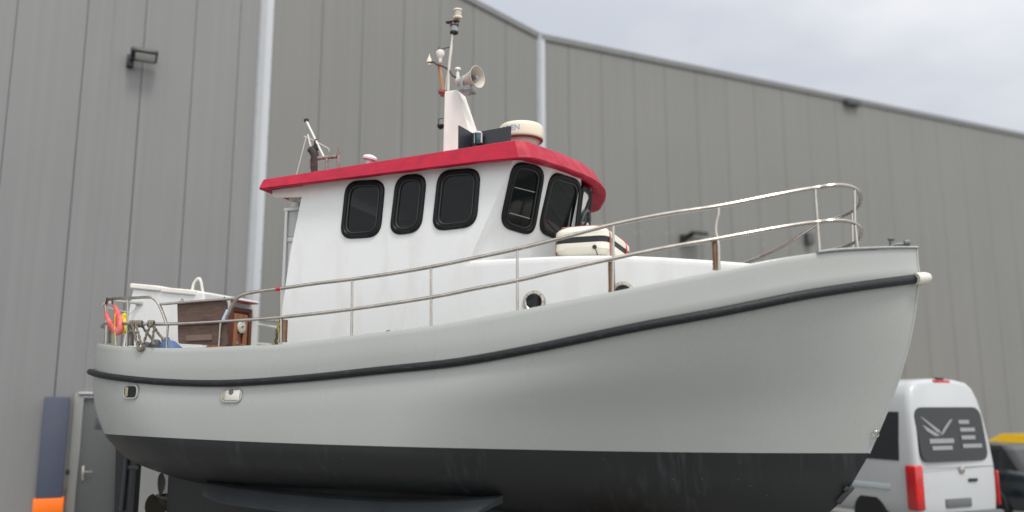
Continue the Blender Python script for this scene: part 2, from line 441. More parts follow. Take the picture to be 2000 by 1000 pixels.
# steel door
DOORM = mat('dark_grey_door', '4e5152', .45, var=.03, vscale=2)
FRAME = mat('door_frame_grey', '7d7e7c', .5, var=.03)
dr = Mesh().box(((dx0 + dx1)/2, .05, dz/2), (dx1 - dx0 - .02, .05, dz - .02), bev=.004).build('door', DOORM, wh)
b = Mesh()
b.box((dx0 - .06, -.012, dz/2 + .03), (.13, .05, dz + .06), bev=.006)
b.box((dx1 + .06, -.012, dz/2 + .03), (.13, .05, dz + .06), bev=.006)
b.box(((dx0 + dx1)/2, -.013, dz + .035), (dx1 - dx0 - .002, .05, .07), bev=.006)
b.build('door_frame', FRAME, wh)
p = UW(163, 925)
b = Mesh(); b.box((p.x, .015, p.z), (.05, .012, .24), bev=.004)
b.tube([(p.x, .015, p.z + .03), (p.x, -.05, p.z + .03), (p.x + .13, -.05, p.z + .03)], .011)
b.lathe([(.015, 0), (.015, .02)], Matrix.Translation((p.x, .0, p.z - .07)) @ Matrix.Rotation(R(90), 4, 'X'), 12)
b.build('door_handle', STEEL, dr)
p = UW(194, 826); Mesh().box((p.x + .04, .022, p.z), (.2, .006, .2), bev=.002).build('door_notice', mat('notice_plate', '3d4546', .5), dr)
p = UW(182, 773); Mesh().box((p.x + .1, -.05, dz + .06), (.62, .05, .022), bev=.004).build('drip_rail', mat('white_drip_rail', 'd0d0cc', .4), dr)

# guard column beside the door
p = UW(112, 790); q = UW(95, 985)
gc = empty('protection_column', MW_W @ Matrix.Translation((p.x, -.18, 0)), 'dark blue upright steel post with orange band beside the grey door', 'post')
Mesh().box((0, 0, p.z / 2 + .06), (.36, .3, p.z + .12), bev=.02).build('post_body', mat('dark_blue_steel', '3c4355', .5, var=.06, vscale=2, col2='4a4a55', mask=(.5, .9)), gc)
Mesh().box((0, -.004, q.z), (.42, .35, .24), bev=.01).build('orange_band', mat('orange_reflector', 'f07008', .5, var=.05), gc)
p = UW(129, 920); Mesh().box((.23, -.05, p.z), (.06, .06, .08), bev=.012).build('lock_box', BLACK, gc)

# wall lamps and small box
def floodlight(px, py, label, sc=1.0):
    p = UW(px, py)
    e = empty('floodlight', MW_W @ Matrix.Translation((p.x, 0, p.z)) @ Matrix.Scale(sc, 4), label, 'wall lamp', 'floodlights mounted on the warehouse wall')
    b = Mesh(); b.box((-.12, -.06, .0), (.12, .12, .24), bev=.015); b.box((-.1, -.16, .02), (.07, .14, .07), bev=.01)
    b.build('bracket', BLACK, e)
    M = Matrix.Translation((.1, -.26, .08)) @ Matrix.Rotation(R(-14), 4, 'X')
    b = Mesh(); b.box((0, 0, 0), (.46, .34, .1), M, bev=.035, seg=3)
    for k in range(5): b.box((-.16 + k*.08, .02, .06), (.015, .24, .03), M, bev=.004)
    b.build('housing', mat('lamp_housing', '1b1d20', .4), e)
    b = Mesh(); b.box((.02, -.02, -.053), (.34, .22, .012), M, bev=.004)
    b.build('lens', mat('lamp_lens', 'b9bfb8', .15, coat=.4), e)
    return e
floodlight(1340, 470, 'black wall floodlight seen above the boat foredeck')
floodlight(268, 124, 'black wall floodlight high up at the left of the photo', .95)
p = UW(1576, 467); b = Mesh(); b.box((p.x, -.08, p.z), (.2, .16, .3), bev=.012)
top(b, 'junction_box', mat('dark_box', '4b4d4e', .5), MW_W, 'small dark grey box on the wall seen through the bow rail', 'junction box')

# ================================================================== THE BOAT
boat = empty('motor_boat', MB_W, 'light grey steel motor boat with white wheelhouse and red roof propped up on land', 'boat')
def mir(p): return Vector((p[0], -p[1], p[2]))
TAB_SHEER = smooth_tab([(187,672),(240,678),(330,681.5),(405,680),(480,676.5),(560,673.5),(687,657),(842,638),(1010,608),(1100,590),(1198,571),(1260,558.5),(1404,529.5),(1499,510),(1580,497.5),(1640,490.5),(1730,486.5),(1791,486)])
TAB_RUB = smooth_tab([(172,722),(195,731),(240,738.5),(330,746.5),(450,748.5),(600,738.5),(740,724),(900,707),(1050,680),(1100,669.6),(1250,638.5),(1400,611),(1550,580.5),(1610,570),(1700,556.5),(1788,545),(1800,543)])
TAB_WL = smooth_tab([(203,847.5),(310,854),(450,861),(600,867),(800,873),(1000,877.5),(1200,881.5),(1400,884),(1550,885),(1699,885)])
def bfun(x, pb, e=.15, p=2.25, m=.45):
    fs = (1 - (1 - min(x / e, 1)) ** p) ** (1 / p)
    fm = .90 + .10 * math.sin(min(x / .5, 1) * math.pi / 2)
    fb = 1 if x < m else 1 - ((x - m) / (1 - m)) ** pb
    return fs * fm * max(fb, 0)
NT = 90
TS = [(1 - math.cos(math.pi * i / NT)) / 2 for i in range(NT + 1)]
def plan(s0, s1, B, pb, e, p=2.25): return [(s0 + (s1 - s0) * x, B * bfun(x, pb, e, p, {True: .45}.get(pb > 3, .51))) for x in TS]
def level(leftpx, s1, B, pb, e, tab=None, zfun=None, p=2.25):
    """a hull line: plan curve whose visible end sits at leftpx, heights from a measured curve or zfun"""
    s0 = 0.0
    for _ in range(12):
        pl = plan(s0, s1, B, pb, e, p); zs = []
        lm = 1e9; li = 0
        for i, (s, b_) in enumerate(pl):
            if zfun: z = zfun(s)
            else:
                z = 1.8
                for _k in range(7):
                    px, py = proj((s, -b_, z))
                    z += (py - interp(tab, px)) * 10 / F * .95
            zs.append(z)
            px, _y = proj((s, -b_, z))
            if px < lm: lm, li = px, i
        s0 += (leftpx - lm) / 150 * .9
    for i in range(li): zs[i] = zs[li]
    return [Vector((s, -b_, z)) for (s, b_), z in zip(pl, zs)]
st = lambda px, py: U(px, py, y=0).x
L_SH = level(188, st(1791, 487), 1.60, 4.2, .16, TAB_SHEER)
L_RB = level(181, st(1795, 548), 1.61, 3.9, .17, TAB_RUB)
L_WL = level(204, st(1697.5, 885), 1.62, 1.3, .22, TAB_WL)
def zcurve(Lv):
    t = sorted((p.x, p.z) for p in Lv); return lambda s: interp(t, s)
z_sh, z_rb, z_wl = zcurve(L_SH), zcurve(L_RB), zcurve(L_WL)
def bcurve(Lv):
    t = sorted((p.x, -p.y) for p in Lv); return lambda s: interp(t, s)
b_sh, b_rb, b_wl = bcurve(L_SH), bcurve(L_RB), bcurve(L_WL)
def mids(k, leftpx, stempx, B, pb, e):
    return level(leftpx, st(*stempx), B, pb, e, zfun=lambda s: z_rb(s) * (1 - k) + z_wl(s) * k)
L_M1 = mids(.33, 181.5, (1779, 660), 1.63, 2.35, .18)
L_M2 = mids(.66, 188, (1745, 782), 1.63, 1.6, .2)
def under(d, leftpx, stempx, B, pb, e):
    return level(leftpx, st(*stempx), B, pb, e, zfun=lambda s: z_wl(s) - d * (1 + .33 * min(max((s - 5) / 4, 0), 1)))
L_U = [under(.13, 221, (1678, 918), 1.59, 1.2, .24), under(.28, 244, (1654, 955), 1.47, 1.18, .27),
       under(.42, 285, (1622, 992), 1.18, 1.2, .32), under(.56, 345, (1560, 1040), .75, 1.2, .4), under(.66, 420, (1450, 1090), .30, 1.3, .45),
       under(.70, 440, (1400, 1110), .07, 1.3, .45)]
# bulwark strip gets an in-between line so the highlight runs smoothly
L_SR = [a.lerp(b_, .5) + Vector((0, -.012 * math.sin(math.pi * i / NT), 0)) for i, (a, b_) in enumerate(zip(L_SH, L_RB))]
def fine(rows, n=3):
    """smooth extra rows between the hull lines"""
    cols = [smooth_tab([tuple(r[i]) for r in rows], n) for i in range(NT + 1)]
    return [[Vector(cols[i][k]) for i in range(NT + 1)] for k in range(len(cols[0]))]
top_rows = fine([L_SH, L_SR, L_RB, L_M1, L_M2, L_WL, L_U[0]], 3)[:-3]
und_rows = fine([L_M2, L_WL] + L_U, 3)[3:]
hb = Mesh()
for sgn in (1, -1):
    f = (lambda p: p) if sgn == 1 else mir
    hb.grid([[f(p) for p in r] for r in top_rows])
    # rolled bulwark top and inner face
    inn = []
    for i, p in enumerate(L_SH):
        k = max(0, 1 - .035 / max(-p.y, .001)) if -p.y > .03 else .3
        inn.append(Vector((p.x + (.035 if i < 12 else (-.035 if i > NT - 12 else 0)), p.y * k, p.z)))
    up = [p + Vector((0, 0, .012)) for p in L_SH]
    rows = [[f(p) for p in L_SH], [f(a.lerp(b_, .3) + Vector((0, 0, .010))) for a, b_ in zip(L_SH, inn)], [f(a.lerp(b_, .8) + Vector((0, 0, .010))) for a, b_ in zip(L_SH, inn)], [f(p) for p in inn], [f(p + Vector((0, 0, -.36))) for p in inn]]
    hb.grid(rows)
hull = hb.build('hull', HULLG, boat, sharp=50)
hb = Mesh()
for sgn in (1, -1):
    f = (lambda p: p) if sgn == 1 else mir
    hb.grid([[f(p) for p in r] for r in und_rows])
bottom = hb.build('hull_bottom', ANTIF, boat, sharp=50)
# deck
DECK = mat('deck_paint', 'b9bbb6', .7, var=.05)
db = Mesh(); db.grid([[Vector((p.x, p.y * k, p.z - .33 + .04 * (1 - k * k))) for p in L_SH] for k in (1, .66, .33, 0, -.33, -.66, -1)])
db.build('deck', DECK, boat)
# stem bar
b = Mesh(); b.tube([Vector((r[-1].x - .006, 0, r[-1].z)) for r in top_rows], .014, 8); b.build('stem_bar', HULLG, hull)
# rub rail: two D-section fenders meeting at the stern and running to the stem cap
rr = [p + Vector((0, -.035, 0)) if p.y < -.05 else p + Vector((-.03, 0, 0)) for p in L_RB]
rr = []
for i, p in enumerate(L_RB):
    a, c = L_RB[max(i-1, 0)], L_RB[min(i+1, NT)]
    t = (c - a); nrm = Vector((t.y, -t.x, 0)).normalized()
    if nrm.y > 0: nrm = -nrm
    if i == 0: nrm = Vector((-1, 0, 0))
    rr.append(p + nrm * .028)
rr = [p for p in rr if p.x < L_RB[-1].x - .015]
path = rr[::-1] + [mir(p) for p in rr[1:]]
path = [path[0] + (path[0] - path[3]).normalized() * .02] + path
b = Mesh(); b.tube(path, [.036 + .010 * min(max(0, (p.x - 3) / 6), 1) for p in path], 14); b.build('rub_rail', RUBBER, boat)
# white cap over the stem where both rails meet
c0 = L_RB[-1]
b = Mesh()
for sgn in (1, -1):
    p1 = rr[-7]; p1 = Vector((p1.x, p1.y * sgn, p1.z)); p2 = Vector((c0.x + .1, 0, c0.z + .01))
    q = [p1 + (p2 - p1) * k for k in (.62, .7, .8, .88, .95, .99)]
    b.tube(q, [.058, .060, .058, .054, .044, .02], 14)
b.build('stem_cap', mat('cap_white', 'c9c5bb', .35, var=.05, coat=.3), boat)

# keel, skeg, rudder, propeller, bilge keel
zb = z_wl(5) - .70
sk = U(335, 940, y=0)
b = Mesh()
prof = [(sk.x, sk.z + .12), (sk.x + .01, .62), (L_U[-1][-1].x + .0, .62), (L_U[-1][-1].x + .35, zb + .12), (5, zb + .05)]
b.prism([(x, -.07, z) for x, z in prof], (0, .14, 0)); b.build('keel', ANTIF, bottom)
ra, rb_ = U(230, 890, y=0), U(274, 904, y=0); rl = U(228, 1000, y=0)
b = Mesh()
b.prism([(ra.x, -.045, ra.z + .12), (rb_.x - .02, -.045, rb_.z + .1), (rb_.x - .02, -.045, .66), (rl.x + .06, -.045, .66), (rl.x, -.045, rl.z)], (0, .09, 0))
rud = b.build('rudder', ANTIF, boat)
b = Mesh(); xx = (ra.x * .45 + rb_.x * .55)
b.tube([(xx, -.06, ra.z + .02), (xx - .02, -.062, .7)], .032, 10); b.box((xx + .1, -.05, ra.z - .14), (.2, .03, .05), bev=.008); b.build('rudder_stock', mat('rudder_steel', '2b3136', .5, var=.2), rud)
pc = U(322, 972, y=0)
prop = None
BRZ = mat('dull_bronze', '4b483f', .5, .4, var=.2)
b = Mesh(); b.lathe([(.0, -.17), (.035, -.14), (.05, -.05), (.055, .02), (.05, .1)], Matrix.Translation((sk.x - .09, 0, pc.z)) @ Matrix.Rotation(R(90), 4, 'Y'), 16)
prop = b.build('propeller', BRZ, boat)
for k in range(3):
    a = R(100 + 120 * k); rows = []
    for i in range(9):
        t = i / 8; r_ = .04 + .27 * t; wd = .03 + .13 * math.sin(math.pi * min(t * .95 + .05, 1)) ** .6
        row = []
        for j in range(9):
            v = -1 + j / 4; ang = a + v * wd / max(r_, .1) * .9; row.append(Vector((sk.x - .13 + v * wd * (.55 - .25 * t), math.cos(ang) * r_, pc.z + math.sin(ang) * r_)))
        rows.append(row)
    b = Mesh(); b.grid(rows); o = b.build('propeller_blade', BRZ, prop)
    md = o.modifiers.new('s', 'SOLIDIFY'); md.thickness = .012; md.offset = 0
# bilge keels
bk_top = [(396, 943), (450, 952), (520, 961), (640, 973), (760, 980), (880, 979), (972, 973)]
def onunder(px, py, y): return U(px, py, y=y)
for sgn in (1, -1):
    ys = [-.72, -.86, -.96, -1.05, -1.08, -1.08, -1.06]
    P0 = [onunder(px, py, y) for (px, py), y in zip(bk_top, ys)]
    P1 = [p + Vector((0, -.13, -.16)) for p in P0]
    P1[0] += Vector((.08, .04, .03)); P1[-1] += Vector((-.22, .0, 0))
    rows = [[p + Vector((0, .16, .02)) for p in crv(P0)], crv(P0), [p + Vector((0, -.012, -.008)) for p in crv(P0)], crv(P1), [p + Vector((0, .03, -.015)) for p in crv(P1)], [p + Vector((0, .14, -.06)) for p in crv(P0)]]
    if sgn < 0: rows = [[mir(p) for p in r] for r in rows]
    b = Mesh(); V = b.grid(rows)
    for q in (0, -1): b.bm.faces.new([r[q] for r in V])
    b.build('bilge_keel', mat('bilge_keel_paint', '393d40', .45, var=.15, vscale=4), bottom)

# mooring ports near the stern
from mathutils.bvhtree import BVHTree
_vv = [p for r in top_rows for p in r]; _n = NT + 1
BV = BVHTree.FromPolygons(_vv, [(i * _n + j, i * _n + j + 1, (i + 1) * _n + j + 1, (i + 1) * _n + j) for i in range(len(top_rows) - 1) for j in range(NT)])
def surf(px, py, off=0.006):
    """point on the starboard topside under a photo pixel, and its outward normal"""
    o, d = ray(px, py, MB_I); p, n, _i, _d = BV.ray_cast(o, d.normalized())
    if n.dot(d) > 0: n = -n
    return p + n * off, n
def frame_at(p, n):
    z = Vector((0, 0, 1)); x = z.cross(n) * -1; x = n.cross(z) * -1
    x = Vector((-n.y, n.x, 0)).normalized(); y = n.cross(x).normalized()
    if y.z < 0: y = -y
    M = Matrix.Identity(4)
    for i in range(3): M[i][0], M[i][1], M[i][2], M[i][3] = x[i], y[i], n[i], p[i]
    return M
def ovalring(M, w_, h_, rad, prof, n=6):
    def lp(g, z): return [M @ v for v in [Vector((q.x, q.y, z)) for q in rrect([(-w_/2-g, -h_/2-g, 0), (w_/2+g, -h_/2-g, 0), (w_/2+g, h_/2+g, 0), (-w_/2-g, h_/2+g, 0)], rad + g, n)]]
    b = Mesh(); b.grid([lp(g, z) for g, z in prof], closed=True); return b, lp
for px, py, w_, h_, kind in ((256, 765.5, .2, .125, 0), (452.5, 772.5, .235, .115, 1)):
    p, n = surf(px, py); M = frame_at(p, n)
    b, lp = ovalring(M, w_, h_, .055, [(.02, -.01), (.02, .006), (.008, .012), (0, .008), (0, -.012)])
    prt = b.build('mooring_port', HULLG, boat)
    b = Mesh(); b.poly(lp(0, .003)); b.build('port_shade_plate', mat('port_shade_black', '0b0b0c', .6), prt)  # flat plate, no hole: the shade inside the opening is painted as black
    b = Mesh()
    if kind == 0:
        b.box((-.06, 0, .006), (.045, .105, .012), M, bev=.005); b.build('bollard', mat('port_brass', 'a09882', .4, .3), prt)
    else:
        b.box((.02, 0, .006), (.185, .108, .012), M, bev=.005); o = b.build('port_flap', mat('flap_steel', 'd2cfc8', .25, .5), prt)
        b = Mesh(); b.lathe([(.0, 0), (.03, .001), (.028, .006)], M @ Matrix.Translation((.0, .035, .012)), 12); b.build('flap_hole', mat('flap_grey', '5d5b55', .5), prt)
        b = Mesh(); b.box((-.095, 0, .005), (.045, .10, .01), M, bev=.004); b.build('port_side', mat('port_brass', 'a09882'), prt)
# eye near the stem, small anode on the stem
p, n = surf(1708, 846); M = frame_at(p, n)
b = Mesh(); b.tube([M @ Vector((.03 * math.cos(a), .03 * math.sin(a), .01 + .02 * abs(math.sin(a)))) for a in [2*math.pi*k/16 for k in range(16)]], .006, 6, closed=True); b.build('bow_eye', STEEL, hull)
p = U(1651, 966, y=-.01); b = Mesh(); Mr = Matrix.Translation(p) @ Matrix.Rotation(R(-48), 4, 'Y')
b.box((0, 0, 0), (.22, .07, .05), Mr, bev=.01); b.box((.05, -.01, .03), (.05, .1, .03), Mr, bev=.005); b.build('stem_bracket', mat('bracket_dark', '3a3b3c', .5, .5), bottom)

# ------------------------------------------------------------------ trunk cabin and wheelhouse
W = 1.18
A_t, Cr_t = U(592, 371, y=-W), U(1003, 311, y=-W)          # wall top, aft and front crease
Cr_b = U(921, 501, y=-W)
ZT = U(1100, 498, y=-W).z                                     # trunk roof height
zd = lambda s: z_sh(s) - .33
A_b = U(567, 494, y=-W); A_bb = U(541, 672, y=-W)
a1, a2, a3 = U(1003, 311, z=Cr_t.z), U(1075, 325, z=Cr_t.z), U(1136, 347, z=Cr_t.z)
T = [a1, a2, Vector((a3.x, a3.y, a3.z))]
T += [mir(q) for q in reversed(T)]
sh_ = Vector((Cr_b.x - Cr_t.x, 0, Cr_b.z - Cr_t.z))
Bt = [T[0] + sh_ * ((ZT - .01 - Cr_t.z) / sh_.z)]
def down_to(p0, n, px, py, slope, z):
    lo, hi = py, 640
    for _ in range(40):
        m = (lo + hi) / 2; q = hit(px - slope * (m - py), m, p0, n)
        if q.z > z: lo = m
        else: hi = m
    return q
for i_, (px_, py_, sl_) in enumerate(((1075, 325, .215), (1136, 347, .12))):
    n_ = (T[i_ + 1] - T[i_]).cross(Bt[i_] - T[i_])
    Bt.append(down_to(T[i_], n_, px_, py_, sl_, ZT - .01))
Bt += [mir(q) for q in reversed(Bt)]
def wq(*px): return [Vector(p) for p in px]
WIN_SIDE = [[(676,354),(754,350),(743,463),(664,468)], [(774,343),(835,338),(823,454),(760,461)], [(856,333),(940,327),(931,443),(843,453)]]
def window(quad, nrm, parent, r=.16, name='window'):
    """rubber framed window; quad in boat frame, nrm outward"""
    n = Vector(nrm).normalized()
    def lp(d, h): return [q + n * h for q in rrect(inset(quad, d), max(r - d * .8, .03), 8)]
    b = Mesh(); b.grid([lp(0, .0), lp(.002, .014), lp(.012, .024), lp(.038, .026), lp(.046, .018), lp(.05, .008), lp(.066, .006), lp(.072, .0), lp(.074, -.03), lp(.05, -.03)], closed=True)
    fr = b.build(name, SEAL, parent, sharp=40)
    b = Mesh(); b.poly(lp(.0725, -.008)); b.build('pane', GLASS, fr)
    b = Mesh(); b.tube([q for q in lp(.064, .009)], .004, 6, closed=True); b.build('inner_trim', mat('dull_trim', '474c4e', .35, .4), fr)
    return rrect(inset(quad, .055), max(r - .045, .03), 8), fr
SIDE_N = Vector((0, -1, 0))
quads = [[U(x, y, y=-W) for x, y in q] for q in WIN_SIDE]
for sgn in (1, -1):
    f = (lambda p: Vector(p)) if sgn == 1 else mir
    holes = []
    for q in quads:
        qq = [f(p) for p in q]
        h, _ = window(qq, f(SIDE_N), boat); holes.append(h)
    outer = [f(p) for p in (A_t, Cr_t, Vector((Bt[0].x, -W, ZT)), Vector((Bt[0].x, -W, zd(5))), Vector((A_bb.x, -W, zd(2.8))), A_bb, A_b)]
    b = Mesh(); b.panel(outer, holes, f((0, .04, 0)) if sgn == 1 else Vector((0, -.04, 0)))
    b.build('house_side', WHITE, boat)
FQ = {0: [(1002,312),(1066,326),(1042,463),(974,443)], 1: [(1076,333),(1136,353),(1122,482),(1049,453)]}
for k in range(5):
    p0, p1, p2, p3 = T[k], T[k+1], Bt[k+1], Bt[k]
    n = (p1 - p0).cross(p3 - p0).normalized()
    cx = (p0 + p2) / 2 - Vector((Cr_t.x - 1.5, 0, cx_z)) if False else (p0 + p2) / 2 - Vector((3.5, 0, 2.5))
    if n.dot(cx) < 0: n = -n
    if k in FQ: quad = [hit(x, y, p0, n) for x, y in FQ[k]]
    elif k == 2:
        u = (p1 - p0).normalized(); v = (p3 - p0)
        lq = (quad[0] - p0).z; h0 = (quads_f1[0].z - p0.z) / v.z; h1 = (quads_f1[3].z - p0.z) / v.z
        wd = (p1 - p0).length
        quad = [p0 + v * h0 + u * .02, p0 + v * h0 + u * (wd - .02), p0 + v * h1 + u * (wd - .02), p0 + v * h1 + u * .02]
    else: quad = [mir(q) for q in ([quads_f1, quads_f0][k - 3])]
    if k == 0: quads_f0 = quad
    if k == 1: quads_f1 = quad
    hl, fr = window(quad, n, boat)
    b = Mesh(); b.panel([p0, p1, p2, p3], [hl], -n * .04); b.build('house_front', WHITE, boat)
    if k == 0:   # two horizontal guard bars behind the pane
        for t in (.38, .76):
            a_, c_ = quad[0].lerp(quad[3], t), quad[1].lerp(quad[2], t)
            b = Mesh(); b.tube([a_.lerp(c_, .2) + n * .002, a_.lerp(c_, .8) + n * .002], .006, 8); b.build('guard_bar', ALU, fr)
    if k == 2:   # spinning clear-view disc
        c_ = (quad[0] * .5 + quad[1] * .5) * .34 + (quad[2] * .5 + quad[3] * .5) * .66
        M = Matrix.Translation(c_ + n * .01) @ n.to_track_quat('Z', 'Y').to_matrix().to_4x4()
        b = Mesh(); b.lathe([(.15, 0), (.185, 0), (.185, .03), (.17, .04), (.155, .03), (.15, .012)], M, 32); d_ = b.build('clear_view_ring', mat('screen_ring', '55585a', .3, .7), fr)
        b = Mesh(); b.lathe([(.16, .012), (.0, .014)], M, 32); b.build('clear_view_disc', DARKGLASS, fr)
        b = Mesh(); b.lathe([(.045, .01), (.045, .05), (.02, .07), (.02, .1), (.0, .11)], M, 16); b.build('clear_view_hub', STEEL, fr)
# wheelhouse back wall with door frame, floor, ceiling
RW = .17
rt0, rt1 = U(507, 347.5, y=-(W + RW)), U(1000, 269.5, y=-(W + RW))
rb0, rb1 = U(507, 369, y=-(W + RW)), U(1000, 308, y=-(W + RW))
sl = (rt1.z - rt0.z) / (rt1.x - rt0.x)
slb = (rb1.z - rb0.z) / (rb1.x - rb0.x)
zr_t = lambda s: rt0.z + sl * (s - rt0.x)
zr_b = lambda s: rb0.z + slb * (s - rb0.x)
b = Mesh(); dzb = zd(3)
bw = [(A_t.x + .1, W - .04, A_t.z), (A_t.x + .1, -W + .04, A_t.z), (A_b.x + .12, -W + .04, A_b.z), (A_bb.x + .13, -W + .04, dzb), (A_bb.x + .13, W - .04, dzb), (A_b.x + .12, W - .04, A_b.z)]
b.grid([[Vector((x, y, z)) for x, z in ((A_t.x + .1, A_t.z - .005), (A_b.x + .12, A_b.z), (A_bb.x + .13, dzb))] for y in (-W + .042, W - .042)])
o = b.build('house_back', WHITE, boat); md = o.modifiers.new('s', 'SOLIDIFY'); md.thickness = .03
INT = mat('dark_wood_interior', '3b2a20', .6, var=.2)
b = Mesh(); b.prism([(A_bb.x + .2, -W + .05, 1.9), (Bt[2].x - .1, -.6, 1.9), (Bt[2].x - .1, .6, 1.9), (A_bb.x + .2, W - .05, 1.9)], (0, 0, .05)); b.build('wheelhouse_floor', INT, boat)
b = Mesh(); b.box((Bt[1].x - .28, 0, ZT - .12), (.5, 1.75, .3), bev=.03); b.box((Bt[1].x - .35, -.2, ZT + .1), (.22, .4, .2), bev=.03); b.build('helm_console', INT, boat)
b = Mesh(); b.tube([(Bt[1].x - .62, .1 + .22 * math.cos(a), ZT + .02 + .22 * math.sin(a)) for a in [2*math.pi*k/24 for k in range(24)]], .016, 8, closed=True)
for k in range(6): b.tube([(Bt[1].x - .62, .1, ZT + .02), (Bt[1].x - .62, .1 + .27 * math.cos(k * math.pi / 3), ZT + .02 + .27 * math.sin(k * math.pi / 3))], .009, 6)
b.build('steering_wheel', WOODM, boat)
b = Mesh(); b.box((4.1, -.35, ZT - .35), (.12, .5, .8), bev=.05); b.box((4.3, -.35, ZT - .6), (.45, .5, .12), bev=.04); b.build('helm_seat', mat('grey_seat_cover', '8b8f92', .8), boat)
pp = hit(1078, 447, Bt[1], (1, -.2, 0)) ; b = Mesh()
for k in range(7):
    a = 2 * math.pi * k / 7
    b.lathe([(.0, -.018), (.022, -.006), (.022, .006), (.0, .018)], Matrix.Translation(quads_f1[3] + Vector((-.06, .15 + .04 * math.cos(a), .12 + .04 * math.sin(a)))), 8)
b.build('sill_ornament', mat('pale_blue_ornament', '4d8fa0', .6), boat)

# trunk cabin
def trunk_half(sgn):
    q = [(3.2, -W), (U(1225, 497, z=ZT).x, -W + .0), ]
    return q
x_end = U(1500, 508, y=-.75).x
c1x = 7.0
plan_t = [(Bt[0].x - .05, -W), (5.9, -W), (6.6, -W + .02), (7.3, -W + .13), (7.9, -W + .33), (x_end, -.6), (x_end + .22, -.3)]
plan_t = crv([(x, y, 0) for x, y in plan_t], 6)
def ztr(s): return ZT - .012 * max(0, s - 6.4) ** 2 * 2
b = Mesh(); rows = []
for f in ((lambda x, y, z: Vector((x, y, z))),):
    rows.append([Vector((p.x, p.y - .0, zd(p.x) - .02)) for p in plan_t])
    rows.append([Vector((p.x, p.y, ztr(p.x) - .07)) for p in plan_t])
    rows.append([Vector((p.x, p.y, ztr(p.x) - .03)) for p in plan_t])
    rows.append([Vector((p.x, p.y + .009, ztr(p.x) - .009)) for p in plan_t])
    rows.append([Vector((p.x, p.y + .03, ztr(p.x))) for p in plan_t])
    rows.append([Vector((p.x, p.y * .5, ztr(p.x) + .035)) for p in plan_t])
    rows.append([Vector((p.x, 0, ztr(p.x) + .045)) for p in plan_t])
b.grid(rows); b.grid([[mir(p) for p in r] for r in rows])
V = [Vector(r[-1]) for r in rows]; b.grid([V, [mir(p) for p in V]])
trunk = b.build('trunk_cabin', WHITE, boat, sharp=45)
def on_trunk(px, py):
    y = -W
    for _ in range(20):
        p = U(px, py, y=y); y = y * .5 + .5 * interp([(q.x, q.y) for q in plan_t], p.x)
    return U(px, py, y=y)
for px, py in ((1043.5, 590), (1216, 573)):
    p = on_trunk(px, py); q = on_trunk(px + 8, py); t_ = (q - p); t_.z = 0; n = Vector((t_.y, -t_.x, 0)).normalized()
    if n.y > 0: n = -n
    for sgn in (1, -1):
        pp_ = p if sgn == 1 else mir(p); nn = n if sgn == 1 else mir(n)
        M = Matrix.Translation(pp_) @ nn.to_track_quat('Z', 'Y').to_matrix().to_4x4()
        b = Mesh(); b.lathe([(.078, .002), (.078, .018), (.086, .024), (.108, .02), (.115, .01), (.116, -.01)], M, 32)
        ph = b.build('porthole', STEEL, trunk)
        for k in range(8):
            b = Mesh(); b.lathe([(.008, .02), (.006, .027)], M @ Matrix.Translation((.099 * math.cos(k * math.pi / 4), .099 * math.sin(k * math.pi / 4), 0)), 8)
            b.build('bolt', STEELD, ph)
        # pane sits in the ring (thing > trunk_cabin > porthole is the deepest level, so it is a sibling)
        b = Mesh(); b.lathe([(.08, .0035), (0, .0035)], M, 24); b.build('porthole_pane', DARKGLASS, trunk)

# ------------------------------------------------------------------ red roof
xc = rt1.x; WR = W + RW
NOSE = [U(px, py, z=rb1.z - .005) for px, py in ((1010,301),(1045,309),(1078,319),(1112,330),(1142,342),(1160,351),(1172,360),(1179,370))]
NOSE = [(p.x, min(p.y, -.02)) for p in NOSE]
NOSE[0] = (xc + .07, -WR)
NOSE = smooth_tab([q for q in NOSE] + [(max(q[0] for q in NOSE) + .01, 0)], 4)
def outline(g, n=26):
    """half outline aft starboard corner -> bow centre, g = inset"""
    ga = g * .1 if g < .12 else g - .09
    o = [(rt0.x + ga, -(WR - g) * k) for k in (0, .5)] + [(rt0.x + ga, -(WR - g))]
    for k in range(1, 8): o.append((rt0.x + ga + (xc - rt0.x - ga) * k / 8, -(WR - g)))
    for x, y in NOSE:
        gg = g * (1.7 if 0 < g < .1 else 1)
        o.append((x - gg * .95 * min(1, (x - xc + .25) / .5), y * (WR - g) / WR))
    return o
def ring(g, zf, dz_=0):
    h = outline(g); full = h + [(x, -y) for x, y in reversed(h[1:-1])]
    return [Vector((x, y, zf(x) + dz_)) for x, y in full]
zfb = lambda s: zr_b(s) if s < xc else zr_b(xc) + .25 * slb * (s - xc) - .01
zft = lambda s: zr_t(s) if s < xc else zr_t(xc) - .05 * (s - xc)
b = Mesh()
h = outline(0)
rows = [ring(.40, zfb, .09), ring(.22, zfb, .05), ring(.055, zfb, -.003), ring(.012, zfb, -.004), ring(0, zfb, .008), ring(.03, lambda s: zfb(s) * .5 + zft(s) * .5), ring(.062, zft, -.008), ring(.075, zft), ring(.18, zft, .02), ring(.5, zft, .05), ring(1.1, zft, .07)]
V = b.grid(rows, closed=True)
b.bm.faces.new(V[-1][::-1])
roof = b.build('wheelhouse_roof', RED, boat, sharp=21)
b = Mesh(); rr_ = ring(.36, zfb, .07); rr2 = ring(.36, zfb, .10); V = b.grid([rr_, rr2], closed=True); b.bm.faces.new(V[0])
b.build('roof_lining', WHITE2, roof)
